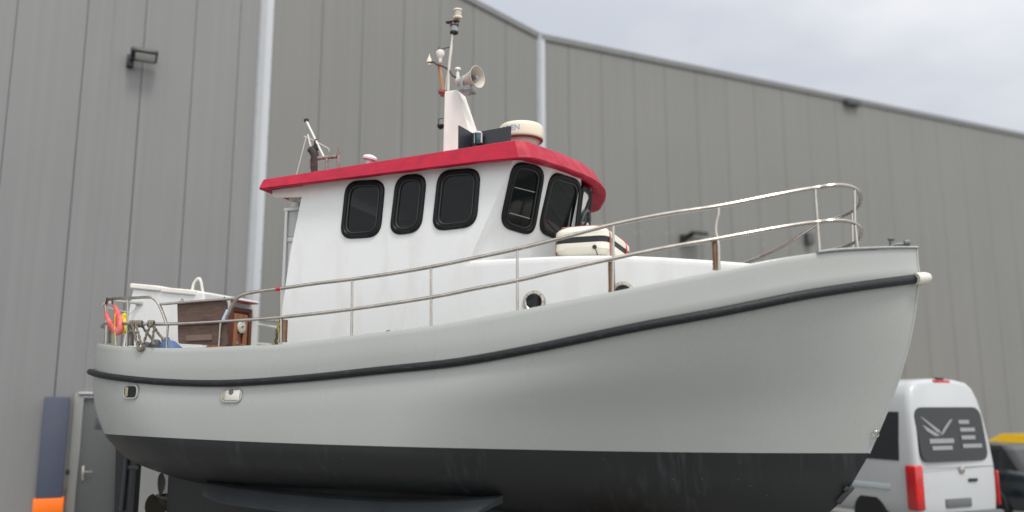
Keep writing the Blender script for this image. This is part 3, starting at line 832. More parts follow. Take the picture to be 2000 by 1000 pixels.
# white header above the walls, reaching aft as two brackets under the overhang
for sgn in (1, -1):
    hx0 = U(532, 380, y=-W).x
    pts = [(hx0, zr_b(hx0) + .02), (hx0, zr_b(hx0) - .035), (hx0 + .03, zr_b(hx0) - .065), (A_t.x - .02, A_t.z - .075), (A_t.x + .08, A_t.z - .1), (A_t.x + .2, A_t.z - .06), (A_t.x + .2, zr_b(A_t.x) + .03)]
    b = Mesh(); b.prism([(x, -W * sgn + .045 * sgn, z) for x, z in pts], (0, -.047 * sgn, 0)); b.build('roof_bracket', WHITE2, boat)
b = Mesh()
top_l = [(A_t.x - .0, -W)] + [(p.x, p.y) for p in T] + [(A_t.x, W)]
rows = [[Vector((x, y, (A_t.z if i in (0, len(top_l) - 1) else Cr_t.z) - .012)) for i, (x, y) in enumerate(top_l)], [Vector((x, y, zfb(x) + .06)) for x, y in top_l]]
b.grid(rows); o = b.build('roof_header', WHITE2, boat); 
# deck lamp under the aft overhang and the aft door edge
p = U(581, 392, y=-W + .25)
b = Mesh(); b.box(p, (.17, .12, .06), Matrix.Identity(4), bev=.015); b.lathe([(.05, 0), (.055, .05), (.03, .07)], Matrix.Translation(p + Vector((0, -.03, -.08))), 14); b.build('deck_lamp', WHITE2, boat)
p0, p1 = U(561, 410, y=-W + .5), U(561, 500, y=-W + .5)
b = Mesh(); b.box((p0.x, p0.y, (p0.z + 1.75) / 2), (.04, .04, p0.z - 1.75), bev=.005); b.box((p0.x + .2, p0.y, p0.z), (.46, .05, .035), bev=.005); b.box((p0.x + .2, p0.y + .01, p0.z - .36), (.4, .03, .05), bev=.005)
dfo = b.build('aft_door_frame', mat('door_frame_white', 'c9cbc9', .45, .1), boat)
b = Mesh(); b.box((p0.x + .2, p0.y + .01, p0.z - .17), (.36, .012, .3)); b.build('door_glass', mat('frosted_pane', 'b3b6b5', .3), dfo)
b = Mesh(); b.box((p0.x + .2, p0.y + .03, p0.z - .8), (.4, .02, .8)); b.build('door_leaf', WHITE, dfo)

# ------------------------------------------------------------------ rails
def on_bulwark(px, py, off=.03):
    y = -1.4
    for _ in range(60):
        p = U(px, py, y=y); y = y * .6 - .4 * max(b_sh(p.x) - off, 0)
    return U(px, py, y=y)
TOPR = [(441,622),(447,610),(455,594),(464,582),(476,575.5),(500,570),(545,564),(620,553.5),(688,545.5),(765,534.5),(842,521.5),(925,504.5),(1010,486.5),(1100,464),(1198,438.5),(1300,418),(1403,402.5),(1500,383.5),(1560,372),(1597,366)]
MIDR = [(207,631.5),(250,632.5),(327,633),(430,628),(547,620),(688,604),(842,581),(925,564.5),(1010,548),(1100,527),(1198,505),(1300,484),(1403,466),(1500,448),(1560,438),(1597,433.5)]
PT = [on_bulwark(*q) for q in TOPR]; PM = [on_bulwark(*q) for q in MIDR]
def nose(P, corner, frontpx, zc):
    """round the rail through the bow to the centre line"""
    e = P[-1]; xe = e.x; out = []
    # bow-most point on the centre line seen at frontpx
    xn = xe + .5
    for _ in range(30):
        m = max(proj((xe + (xn - xe) * math.cos(a), e.y * math.sin(a), zc))[0] for a in [R(k) for k in range(0, 91, 5)])
        xn += (frontpx - m) / 200
    for k in range(12, -1, -1):
        a = R(90 * k / 12); q = 2.4
        sx_, sy_ = math.cos(a) ** (2/q), math.sin(a) ** (2/q)
        out.append(Vector((xe + (xn - xe) * sx_, e.y * sy_, e.z + (zc - e.z) * min(1, 1.4 * sx_))))
    return out
NTp = nose(PT, None, 1681, U(1645, 358, y=PT[-1].y * .95).z); NMd = nose(PM, None, 1682, U(1645, 428.5, y=PM[-1].y * .95).z)
def port(p):      # the port side rail leans out and sags a little behind the nose
    k = min(max((9.25 - p[0]) / .9, 0), 1); k = k * k * (3 - 2 * k)
    return Vector((p[0], -p[1] * (1 + .08 * k), p[2] - .12 * k))
def full(P, Nn):
    s = P + Nn[1:]
    return s + [port(p) for p in reversed(s[:-1])]
rail_t = full(PT, NTp); rail_m = full(PM, NMd)
# stern: the middle rail closes round the transom
def stern_arc(zf, k0, off=.05):
    pts = []
    for p in L_SH:
        if p.x < k0: 
            a = Vector((p.x + off * (1 if -p.y < .9 else .3), p.y * (1 - off / 1.2) if p.y < 0 else 0, zf)); pts.append(a)
    return pts
b = Mesh(); b.tube(crv(rail_t, 4), .0185, 10); rt_o = b.build('top_rail', STEEL, boat)
m0 = PM[0]
arc = [p for p in stern_arc(m0.z, m0.x - .02)]
arc = [q for q in arc]
loop = [mir(p) for p in reversed(PM[1:2])]
b = Mesh(); b.tube(crv(rail_m, 4), .0185, 10); b.tube([mir(p) for p in reversed(arc[1:])] + arc + [m0], .0165, 10); b.build('middle_rail', STEEL, boat)
# aft pushpit hoop
HP = [(208,632),(207.5,606),(208,592),(212,585),(225,583),(249,582.5),(290,580.5),(300,583),(309,592),(318,612),(325,632)]
hp = [on_bulwark(*q) for q in HP]
for f in (lambda p: p, mir):
    b = Mesh(); b.tube(crv([f(p) for p in hp], 4), .017, 10)
    b.build('stern_hoop', STEEL, boat)
b = Mesh(); zq = on_bulwark(225, 587).z; arc2 = [Vector((p.x, p.y, zq)) for p in arc]
b.tube([mir(p) for p in reversed(arc2[1:])] + arc2, .016, 8); b.build('stern_rail', mat('white_pipe', 'c9c8c2', .4, .2), boat)
ends = [on_bulwark(313, 594.5), on_bulwark(380, 589), on_bulwark(462, 583)]
b = Mesh(); b.tube(crv(ends, 4), .015, 10); b.build('aft_rail', STEEL, boat)
def stanchion(px0, py0, px1, py1, m=STEEL, r=.0125, kink=0):
    a, c = on_bulwark(px0, py0), on_bulwark(px1, py1 + 2)
    c = Vector((c.x, c.y, z_sh(c.x) - .01))
    pts = [a, c] if not kink else [a, a.lerp(c, .12), a.lerp(c, .34) + Vector((-.025, 0, 0)), a.lerp(c, .6), c]
    for f in (lambda p: p, port):
        b = Mesh(); b.tube(crv([f(p) for p in pts], 4), r, 8); b.build('stanchion', m, boat)
for q in ((208,632,206,673), (249.5,583,248,679), (328,633,325,681), (431,628,427,679), (549,563,549,671), (688,546,687,657), (842,522,842,638), (1010.5,487,1010.5,608), (1198,439,1197,571)): stanchion(*q, r=.013 if q[0] > 600 else .0115)
stanchion(1403, 403, 1404, 529, kink=1, r=.0135)
stanchion(1592, 367, 1601, 495, r=.0125)
e = NTp[7]
for zz, yy in ((e, 1), (e, -1)):
    b = Mesh(); a = Vector((NTp[7].x, NTp[7].y * yy, NTp[7].z)); c = Vector((NMd[7].x, NMd[7].y * yy, NMd[7].z)); d = Vector((c.x + .01, c.y, z_sh(c.x)))
    b.tube([a, c, d], .0125, 8); b.build('stanchion', STEEL, boat)
# wide tubular sockets hanging under the middle rail
for px0, py0, px1, py1, wd, m in ((213,634,213,669,.04,STEELD), (256,636,256,674,.045,STEELD), (555,625,554,667,.04,BROWNP), (1194,512,1194,570,.032,BROWNP), (1397,472,1397,526,.032,BROWNP)):
    a, c = on_bulwark(px0, py0, .1), on_bulwark(px1, py1, .1)
    c = Vector((a.x, a.y, c.z))
    b = Mesh(); b.tube([a, c], wd, 16); b.tube([c + Vector((0, 0, .012)), c - Vector((0, 0, .006))], wd * 1.06, 16); b.build('rod_holder', m, boat)
# red tape, pale sleeve
b = Mesh(); b.tube([on_bulwark(540, 565), on_bulwark(548, 563.6)], .0215, 12); b.build('red_tape', mat('red_tape', 'b3262c', .5), rt_o)
b = Mesh(); b.tube([on_bulwark(437, 625), on_bulwark(446, 606)], .025, 12); b.build('pale_sleeve', mat('pale_blue_tape', 'a9bccd', .45), rt_o)
# bow capping and deck fittings
cap = [p for p in L_SH if proj(p)[0] > 1583]
cap = [p + Vector((0, -.012, .012)) for p in cap]
for f in (lambda p: p, mir):
    b = Mesh(); b.tube([f(p) for p in cap[:-1]] + [Vector((cap[-1].x, 0, cap[-1].z))], (.014), 10, sx=1.5); b.build('bow_capping', mat('worn_grey_capping', '8d8d8e', .6, col2='adacaa', vscale=25, mask=(.5, .7)), boat)
CL = mat('galvanised_fitting', '6d716f', .55, .5, var=.2, vscale=20)
p = U(1742, 489, y=-.12); p.z += .05; b = Mesh()
b.lathe([(.028, 0), (.022, .02), (.02, .06), (.034, .075), (.034, .085), (0, .095)], Matrix.Translation(p + Vector((0, 0, -.02))), 14)
b.tube([p + Vector((.0, 0, .0)), p + Vector((.12, .02, .01))], .02, 10); b.lathe([(.02, -.03), (.032, -.02), (.032, .02), (.02, .03)], Matrix.Translation(p + Vector((.14, .02, .02))) @ Matrix.Rotation(R(90), 4, 'Y'), 12)
b.build('bow_roller', CL, boat)
p = U(1711, 488, y=-.25); p.z += .02; b = Mesh(); b.lathe([(.045, 0), (.05, .02), (.02, .035), (0, .04)], Matrix.Translation(p + Vector((0, 0, -.02))), 14); b.build('mooring_fairlead', CL, boat)
p = U(759, 652, y=-b_sh(3.9) + .1); b = Mesh(); b.tube([p + Vector((.035 * math.cos(a), 0, .035 * math.sin(a))) for a in [math.pi * k / 8 for k in range(-1, 10)]], .008, 8); b.build('deck_ring', STEEL, boat)

# ------------------------------------------------------------------ aft deckhouse
AW = .52
zt0, zt1 = U(259, 557, y=-AW), U(399, 570, y=-AW)
c_b = U(404, 690, y=-AW); a_b = U(238, 690, y=-AW)
zf_ = 1.95
pr = [(zt0.x, zt0.z - .03), (zt1.x, zt1.z - .01), (zt1.x, zf_), (a_b.x - .12, zf_)]
AP = .60                                                     # port half width
pr = [(zt0.x, zt0.z - .04), (zt1.x - .13, zt1.z - .03), (zt1.x - .11, zt1.z + .015), (zt1.x - .0, zt1.z - .0), (zt1.x, zf_), (a_b.x - .12, zf_)]
b = Mesh(); b.prism([(x, -AW, z) for x, z in pr], (0, AW + AP, 0))
hut = b.build('aft_deckhouse', WHITE, boat)
md = hut.modifiers.new('b', 'BEVEL'); md.width = .03; md.segments = 3; md.limit_method = 'ANGLE'
xm = U(316, 563, y=-AW).x
def zline(x): return zt0.z + (zt1.z - zt0.z) * (x - zt0.x) / (zt1.x - zt0.x)
for a, c, dz_ in ((zt0.x - .02, xm - .012, .012), (xm + .004, zt1.x - .125, .0)):
    b = Mesh(); b.prism([(a, -AW - .03, zline(a) - .055 + dz_), (c, -AW - .03, zline(c) - .055 + dz_), (c, -AW - .03, zline(c) + dz_ + .01), (a, -AW - .03, zline(a) + dz_ + .01)], (0, AW + AP + .06, 0))
    o = b.build('roof_hatch', WHITE2, hut); md = o.modifiers.new('b', 'BEVEL'); md.width = .014; md.segments = 2
p = U(378, 567, y=-AW + .1); q = U(392, 567, y=-AW + .1)
b = Mesh(); b.tube(crv([p + Vector((-.02, 0, -.02)), p + Vector((.0, 0, .09)), p.lerp(q, .6) + Vector((0, 0, .15)), q + Vector((.0, 0, .1)), q + Vector((.02, .02, -.03))], 5), .017, 10); b.build('hatch_handle', WHITE2, hut)
# wooden entrance door on the forward face
xf = zt1.x
def UF(px, py): return U(px, py, x=xf)
d0, d1 = UF(446, 603), UF(484, 612)
y0, y1, zdt = d0.y, d1.y, (d0.z + d1.z) / 2
def fbox(b, ya, yb, za, zb_, dx, th, bev=.004): b.box((xf + dx + th / 2, (ya + yb) / 2, (za + zb_) / 2), (th, abs(yb - ya), abs(zb_ - za)), bev=bev)
b = Mesh(); fbox(b, y0, y1, zf_, zdt, .0, .03); door = b.build('cabin_door', WOODM, hut)
b = Mesh(); 
fbox(b, y0 - .02, y0 + .04, zf_, zdt + .04, .03, .03); fbox(b, y1 - .04, y1 + .02, zf_, zdt + .04, .03, .03); fbox(b, y0 + .042, y1 - .042, zdt - .02, zdt + .04, .03, .028)
b.build('door_frame', mat('dark_mahogany_frame', '532618', .45, var=.2), door)
b = Mesh(); w_ = y1 - y0
fbox(b, y0 + .06, y0 + .06 + .2 * w_, zf_, zdt - .04, .032, .02); fbox(b, y1 - .06 - .2 * w_, y1 - .06, zf_, zdt - .04, .032, .02); fbox(b, y0 + .06 + .2 * w_, y1 - .06 - .2 * w_, zdt - .14, zdt - .04, .032, .019)
b.build('door_stiles', WOODL, door)
p = UF(465, 639); M = Matrix.Translation((xf + .06, p.y, p.z)) @ Matrix.Rotation(R(90), 4, 'Y')
b = Mesh(); b.lathe([(.078, -.01), (.078, .006), (.07, .01), (0, .01)], M, 28); b.build('compass_plate', mat('enamel_white', 'dddad2', .3), door)
b = Mesh()
for k in range(4):
    a = k * math.pi / 2 + .3
    for r_, wv in ((.052, .010),):
        d = Vector((math.cos(a), math.sin(a), 0)); e_ = Vector((-math.sin(a), math.cos(a), 0))
        b.poly([M @ (d * r_ + Vector((0, 0, .012))), M @ (e_ * wv + Vector((0, 0, .012))), M @ (e_ * -wv + Vector((0, 0, .012)))])
b.tube([M @ Vector((.06 * math.cos(a), .06 * math.sin(a), .011)) for a in [2*math.pi*k/24 for k in range(24)]], .0025, 5, closed=True)
b.build('compass_rose', mat('rose_grey', '4f5357', .4), door)
p = UF(455, 672); b = Mesh(); fbox(b, p.y - .01, p.y + .02, p.z - .1, p.z + .03, .05, .015); b.tube([(xf + .06, p.y, p.z), (xf + .1, p.y, p.z - .005), (xf + .1, p.y + .1, p.z - .005)], .008); b.build('door_handle', STEEL, door)
b = Mesh(); a_ = UF(452, 594); c_ = UF(488, 596)
b.box((xf + .06, (a_.y + c_.y) / 2, (a_.z + c_.z) / 2 + .03), (.12, c_.y - a_.y + .05, .02), bev=.006); b.build('door_hood', mat('faded_red_strip', '8f3a3a', .5), hut)
b = Mesh(); p = U(410, 672, x=xf); fbox(b, U(404, 672, x=xf).y, y0 - .03, zf_, p.z + .02, .0, .02); b.build('side_panel', WOODL, hut)
# folded brown board hanging from the rail
P = [on_bulwark(346, 590, .05), on_bulwark(441, 586, .05), on_bulwark(443, 676, .05), on_bulwark(348, 671, .05)]
n = (P[1] - P[0]).cross(P[3] - P[0]).normalized()
if n.y > 0: n = -n
b = Mesh(); lp = rrect(P, .03, 4); b.prism([p - n * .0 for p in lp], -n * .03); brd = b.build('hanging_board', WOODD, boat)
b = Mesh(); q = [hit(*k, P[0], n) for k in ((366,655),(416,653),(416,664),(366,666))]; b.prism(q, n * .02); b.build('batten', mat('batten_wood', '6b5950', .7, var=.1), brd)
for k in (.1, .97):
    b = Mesh()
    a_ = P[0].lerp(P[1], k); b.tube([a_ + Vector((0, .03, -.03)), a_ + Vector((0, -.03, .0)), a_ + Vector((0, 0, .035)), a_ + Vector((0, .035, 0)), a_ + Vector((0, .03, -.03))], .006, 6); b.build('lashing', ROPEM, brd)
# white side rails between deckhouse and wheelhouse (port side)
b = Mesh()
for (xa, ya), (xb, yb) in (((497, 633), (546, 640)), ((495, 671), (530, 674))):
    b = Mesh(); b.tube([U(xa, ya, y=1.45), U(xb, yb, y=1.45)], .018, 8)
    b.build('side_rail', mat('white_pipe', 'c9c8c2'), boat)

# ------------------------------------------------------------------ mast and roof gear
MY = -.13
m0, m1, m2, m3 = U(868, 178, y=MY), U(893, 173, y=MY), U(926, 275, y=MY), U(866, 288, y=MY)
zr0 = zr_t(m3.x) + .03
b = Mesh()
tp = [(m0.x, MY), (m1.x, MY), (m1.x, -MY), (m0.x, -MY)]
slp = (m2.x - m1.x) / (m2.z - m1.z)
bx = m1.x + slp * (zr0 - m1.z)
V = b.grid([[Vector((m3.x, MY - .03, zr0)), Vector((bx, MY - .03, zr0)), Vector((bx, .16, zr0)), Vector((m3.x, .16, zr0))],
        [Vector((x, y, m0.z)) for x, y in tp]], closed=True)
b.bm.faces.new(V[-1]); mast = b.build('mast', WHITE2, boat)
md = mast.modifiers.new('b', 'BEVEL'); md.width = .015; md.segments = 2
def UM(px, py, y=-.02): return U(px, py, y=y)
PALE = mat('pale_pole', 'c3bfb8', .35, .3, var=.08)
RUSTD = mat('dark_weathered_tube', '4a3a36', .6, col2='6a4c40', vscale=20, mask=(.4, .8))
b = Mesh(); b.tube(crv([UM(875, 178), UM(877, 130), UM(881, 95), UM(884, 62), UM(885, 42)], 4), [.017]*9 + [.013]*8, 10); b.build('mast_pole', PALE, mast)
b = Mesh(); b.tube([UM(870, 178), UM(873, 150), UM(876, 132)], .008, 8); b.build('cable_pipe', PALE, mast)
def lantern(px, py, name, sc_, body, lens, capm, hgt=.13, r=.05):
    p = UM(px, py); M = Matrix.Translation(p) @ Matrix.Scale(sc_, 4)
    b = Mesh(); b.lathe([(r*.9, -hgt*.5), (r*1.15, -hgt*.42), (r*1.15, -hgt*.28), (r, -hgt*.25)], M, 8); b.build(name, body, mast); b = Mesh(); b.lathe([(r, hgt*.3), (r*1.15, hgt*.33), (r*1.1, hgt*.45), (r*.6, hgt*.5)], M, 8); b.build(name + '_cap', body, mast)
    b = Mesh(); b.lathe([(r*.9, -hgt*.26), (r*.9, hgt*.32)], M, 16); 
    b.build(name + '_lens', lens, mast)
LENSC = mat('ribbed_clear_lens', 'a9a39b', .2, coat=.5, var=.1, vscale=30)
lantern(894, 27.5, 'masthead_lantern', 1, CREAM, LENSC, CREAM)
lantern(887, 57, 'steaming_lantern', .95, BLACK, mat('grey_lens', '7e8284', .15, coat=.5), BLACK)
b = Mesh(); b.box(UM(884, 42.5), (.17, .07, .012), bev=.003); b.tube(crv([UM(895, 42), UM(895, 50), UM(889, 53)], 4), .006, 6); b.tube(crv([UM(884, 68), UM(883, 76), UM(886, 82)], 4), .003, 5); b.build('lantern_plate', RUSTD, mast)
b = Mesh(); b.tube([UM(857, 97), UM(880, 91.5)], .007, 8); b.tube([UM(857, 92), UM(856, 100)], .007, 8); b.build('side_arm', RUSTD, mast)
p = UM(860, 105); M = Matrix.Translation(p)
b = Mesh(); b.lathe([(.012, -.12), (.022, -.1), (.022, -.065), (.04, -.04), (.054, -.005), (.05, .03), (.03, .045), (0, .05)], M, 20); b.build('antenna_bulb', mat('white_plastic', 'd9d7d0', .35), mast)
b = Mesh(); b.tube(crv([UM(837, 121), UM(846, 121), UM(854, 126), UM(864, 129), UM(876, 136), UM(884, 147), UM(892, 152)], 4), .013, 8); b.build('cross_tube', RUSTD, mast)
b = Mesh(); b.lathe([(.035, -.02), (.033, .0), (.026, .02), (.008, .06), (0, .1)], Matrix.Translation(UM(838.5, 119)), 16); b.lathe([(.02, -.04), (.02, -.02)], Matrix.Translation(UM(838.5, 121)), 12); b.build('antenna_cone', CREAM, mast)
b = Mesh(); b.tube([UM(858, 128, .05), UM(866, 181, .05)], [.023, .025], 12); b.build('wooden_pole', WOODPOLE, mast)
b = Mesh(); b.lathe([(.05, 0), (.05, .03), (.02, -.04)], Matrix.Translation(UM(864, 182)), 14); b.build('pole_socket', mat('faded_red', '8d4a4c', .6), mast)
b = Mesh(); b.lathe([(.016, -.11), (.02, -.09), (.02, -.04), (.012, -.035), (.012, -.01), (.037, -.005), (.037, .012), (.028, .022), (0, .025)], Matrix.Translation(UM(894, 136)), 20); b.build('gps_antenna', mat('white_plastic', 'd9d7d0'), mast)
# loudspeaker
HORN = mat('horn_grey', 'bcb8ae', .42, var=.06, vscale=8)
ax = Vector((.95, -.30, -.02)).normalized()
mouth = U(933, 150, y=-.26)
M = Matrix.Translation(mouth) @ ax.to_track_quat('Z', 'Y').to_matrix().to_4x4()
b = Mesh(); b.lathe([(.0, -.305), (.05, -.305), (.055, -.30), (.056, -.2), (.06, -.17), (.075, -.12), (.098, -.06), (.125, -.01), (.133, 0), (.128, .002), (.118, -.012), (.09, -.065), (.066, -.12), (.05, -.16), (.03, -.17), (0, -.17)], M, 40)
horn = b.build('loudspeaker', HORN, boat)
b = Mesh(); b.lathe([(.03, -.17), (.032, -.06), (.026, -.04), (.024, -.035), (0, -.034)], M, 20); b.build('horn_driver', mat('driver_grey', '5a5e62', .4, .4), horn)
b = Mesh(); b.lathe([(.014, -.034), (.014, -.01), (0, -.008)], M, 12); b.build('driver_tip', STEEL, horn)
b = Mesh(); bc = U(905, 177, y=-.2)
b.box(bc + Vector((.03, .05, 0)), (.16, .2, .018), bev=.004); b.box(bc + Vector((.0, -.055, .075)), (.035, .012, .17), bev=.003); b.box(bc + Vector((.0, .155, .075)), (.035, .012, .17), bev=.003); b.box(bc + Vector((.105, .05, .03)), (.012, .2, .06), bev=.003)
b.build('horn_bracket', ALU, horn)
p = U(861, 241, y=0); b = Mesh(); b.lathe([(.02, -.07), (.045, -.04), (.045, -.02), (.03, -.015)], Matrix.Translation(p), 14)
b.tube([p + Vector((-.03, 0, -.02)), p + Vector((-.03, 0, .06)), p + Vector((.03, 0, .06))], .006, 6); b.build('aft_lamp', BLACK, mast)
# screened green side light
SY = -.62
q = [U(*k, y=SY) for k in ((892, 292), (895, 245), (912, 255), (921, 260), (998, 246), (997, 292))]
ca = q[3]
b = Mesh(); b.prism([Vector((p.x, SY, p.z)) for p in (q[3], q[4], q[5], Vector((q[3].x, SY, q[5].z)))], (0, .012, 0))
pa, pb = U(895, 245, y=SY - .22), q[3]
b.prism([pa, Vector((pb.x, pb.y, pb.z)), Vector((pb.x, pb.y, q[5].z - .02)), Vector((pa.x, pa.y, q[5].z - .02))], (.012, .0, 0))
scr = b.build('light_screen', NAVY, boat)
p = U(934, 270, y=SY - .06)
b = Mesh(); b.lathe([(.03, -.07), (.036, -.06), (.036, .05)], Matrix.Translation(p), 20); b.build('green_side_light', GREENG, scr)
b = Mesh(); b.lathe([(.042, .05), (.044, .062), (.036, .072), (0, .076)], Matrix.Translation(p), 20); b.box(p + Vector((-.04, 0, 0)), (.008, .03, .11)); b.box(p + Vector((.04, 0, 0)), (.008, .03, .11)); b.build('lamp_cap', mat('pale_cap', 'c2c6c4', .4), scr)
# radar dome with its lettering
pr_ = U(1018, 262, y=.05); RR = .262
pr_.z -= .055
M = Matrix.Translation((pr_.x, .05, pr_.z))
b = Mesh(); b.lathe([(.0, -.05), (RR*.80, -.05), (RR*.93, -.035), (RR*.985, -.02), (RR, 0), (RR*1.0, .10), (RR*.975, .128), (RR*.9, .148), (RR*.7, .162), (RR*.35, .172), (0, .174)], M, 64)
radar = b.build('radar_dome', CREAM, boat, sharp=60)
b = Mesh(); b.lathe([(RR*.72, -.13), (RR*.78, -.052)], M, 40); zrf = zft(pr_.x) + .03; b.box((pr_.x, .05, (zrf + pr_.z - .1) / 2), (.28, .28, max(pr_.z - .1 - zrf, .04)), bev=.015); b.build('radar_foot', mat('radar_base', 'a9a596', .5), radar)
b = Mesh(); b.lathe([(RR*.9, -.045), (RR*.975, -.034), (RR*.985, -.026), (RR*.9, -.02)], M, 64); b.build('radar_shade_ring', mat('ring_shade_brown', '6d5d52', .6), radar)  # shadow round the bottom of the dome, put in as a brown ring
def letters(txt, size, name, m, parent, fn, ext=.0):
    cu = bpy.data.curves.new('t', 'FONT'); cu.body = txt; cu.size = size; cu.align_x = 'CENTER'; cu.offset = size * .018; cu.space_character = 1.05
    o = bpy.data.objects.new('t', cu); C.objects.link(o)
    bpy.context.view_layer.update()
    me = bpy.data.meshes.new_from_object(o.evaluated_get(bpy.context.evaluated_depsgraph_get()))
    bpy.data.objects.remove(o)
    bm = bmesh.new(); bm.from_mesh(me); bmesh.ops.triangulate(bm, faces=bm.faces)
    bmesh.ops.subdivide_edges(bm, edges=bm.edges, cuts=1)
    for v in bm.verts: v.co = fn(v.co.x, v.co.y)
    mb = Mesh(); mb.bm = bm
    return mb.build(name, m, parent, normals=False)
dirc = (MB_I @ EYE) - Vector((pr_.x, .05, pr_.z)); a0 = math.atan2(dirc.y, dirc.x)
a_txt = a0 - .66
letters('KODEN', .088, 'radar_lettering', mat('letter_blue', '8193ba', .5), radar, lambda x, y: Vector((pr_.x + (RR + .0015) * math.cos(a_txt + x / RR), .05 + (RR + .0015) * math.sin(a_txt + x / RR), pr_.z + .03 + y)))
# gear on the aft end of the roof
GY = -.75
def UG(px, py, y=GY): return U(px, py, y=y)
b = Mesh(); b.tube([UG(598.5, 237), UG(633, 308)], .014, 10); fs_ = b.build('flag_staff', mat('white_pole', 'c8c8c4', .3, .2), boat)
b = Mesh(); b.lathe([(.028, -.01), (.03, 0), (.03, .012), (0, .014)], Matrix.Translation(UG(598.5, 235)) @ Matrix.Rotation(R(-25), 4, 'Y'), 14); b.build('staff_cap', BLACK, fs_)
b = Mesh(); b.tube([UG(594, 266), UG(615, 275), UG(643, 291)], .006, 6); b.tube([UG(643, 291), UG(642.5, 296)], .004, 6); b.build('thin_rod', PALE, boat)
b = Mesh(); b.tube([UG(578, 345), UG(598, 268)], .0075, 6); b.tube([UG(601, 263), UG(608, 290)], .012, 6); b.build('stay_rod', PALE, boat)
b = Mesh(); b.tube(crv([UG(615, 345), UG(615, 315), UG(614, 300), UG(607, 291)], 4), .048, 16); b.build('exhaust_pipe', mat('sooty_pipe', '2c2827', .75, col2='4a3a36', vscale=15), boat)
b = Mesh(); b.tube([UG(617, 272), UG(615, 285), UG(611, 292)], .016, 8); b.box(UG(618, 288), (.05, .04, .07), bev=.01); b.build('pipe_clamp', BLACK, boat)
FRM = mat('weathered_frame', '7a6a64', .5, .4, col2='a49a94', vscale=20, mask=(.4, .7))
b = Mesh(); b.tube([UG(621, 309), UG(658, 306)], .021, 10); b.tube([UG(663, 288), UG(659, 340)], .020, 10); b.tube([UG(638.5, 308), UG(638.5, 345)], .019, 10); b.tube([UG(621, 309), UG(621, 345)], .012, 10); b.build('roof_frame', FRM, boat)
p = UG(601, 304); b = Mesh(); rows = []
for i in range(7):
    rows.append([p + Vector((.02 + .055 * j / 4 + .01 * math.sin(i * 1.3 + j), .02 * math.sin(j * 1.9 + i * .6), .13 - i * .045 - .015 * j)) for j in range(5)])
b.grid(rows); o = b.build('furled_flag', mat('flag_cloth', 'b9adb0', .8, col2='c25f76', vscale=9, mask=(.5, .56)), boat)
p = UG(722, 312, -.6); b = Mesh(); M = Matrix.Translation(p) @ Matrix.Rotation(R(12), 4, 'Y')
b.lathe([(.03, -.08), (.035, -.01), (.085, 0), (.088, .02), (.07, .042), (.035, .055), (0, .058)], M, 24); b.build('mushroom_vent', WHITE, boat)

# ------------------------------------------------------------------ things lying on or hanging from the boat
RAFT = mat('raft_shell', 'dedacb', .38, var=.05, vscale=5, bump=.05, bscale=20)
g0 = U(1081, 495, y=-.98); g1 = U(1186, 495, y=-.98)
rl_ = g1.x - g0.x; rc = Vector(((g0.x + g1.x) / 2, -.98 + .56, ZT + .012))
raft = empty('life_raft', MB_W @ Matrix.Translation(rc), 'white canister life raft with black band on the cabin top in front of the wheelhouse', 'life raft')
def shell(z0, z1, flip):
    """half shell: rounded box with chamfered long edges, ribs along the length"""
    rows = []; n = 10
    for k, (ins, z) in enumerate(((.0, z0), (.0, z0 + (z1 - z0) * .45), (.03, z0 + (z1 - z0) * .72), (.085, z0 + (z1 - z0) * .95), (.14, z1))):
        lx, ly = rl_ / 2 - ins * .9, .56 - ins * .8
        cr_ = .12
        pts = rrect([(-lx, -ly, z), (lx, -ly, z), (lx, ly, z), (-lx, ly, z)], cr_, 6)
        rows.append(pts)
    b = Mesh(); V = b.grid(rows, closed=True); b.bm.faces.new(V[-1]); b.bm.faces.new(V[0][::-1]); return b
shell(.138, .0, 1).build('lower_shell', RAFT, raft); shell(.2, .322, 0).build('upper_shell', RAFT, raft)
b = Mesh(); V = b.grid([rrect([(-rl_/2 + .006, -.554, z), (rl_/2 - .006, -.554, z), (rl_/2 - .006, .554, z), (-rl_/2 + .006, .554, z)], .12, 6) for z in (.137, .201)], closed=True); b.build('black_band', BLACK, raft)
b = Mesh()
for z in (.235, .10):
    b.box((0, -.555, z), (rl_ - .2, .012, .008), bev=.003)
b.build('shell_rib', RAFT, raft)
for yy in (-.44, .30):
    b = Mesh(); l_ = rl_ / 2 + .006
    b.tube([(l_, yy, -.0), (l_ + .004, yy, .17), (l_ - .01, yy, .26), (l_ - .07, yy, .322), (0, yy, .324), (-l_ + .07, yy, .322), (-l_, yy, .2), (-l_, yy, 0)], .010, 8)
    b.build('lashing_strap', mat('strap_brown', '9a6a5c', .7) if yy < 0 else mat('strap_red', 'c04a55', .7), raft)
b = Mesh(); b.lathe([(.022, .0), (.022, .006), (.0, .007)], Matrix.Translation((rl_ * .27, -.558, .085)) @ Matrix.Rotation(R(90), 4, 'X'), 16); b.tube([(rl_*.27, -.562, .085), (rl_*.3, -.575, .05), (rl_*.33, -.57, .0)], .005, 6); b.build('painter_plug', BLACK, raft)

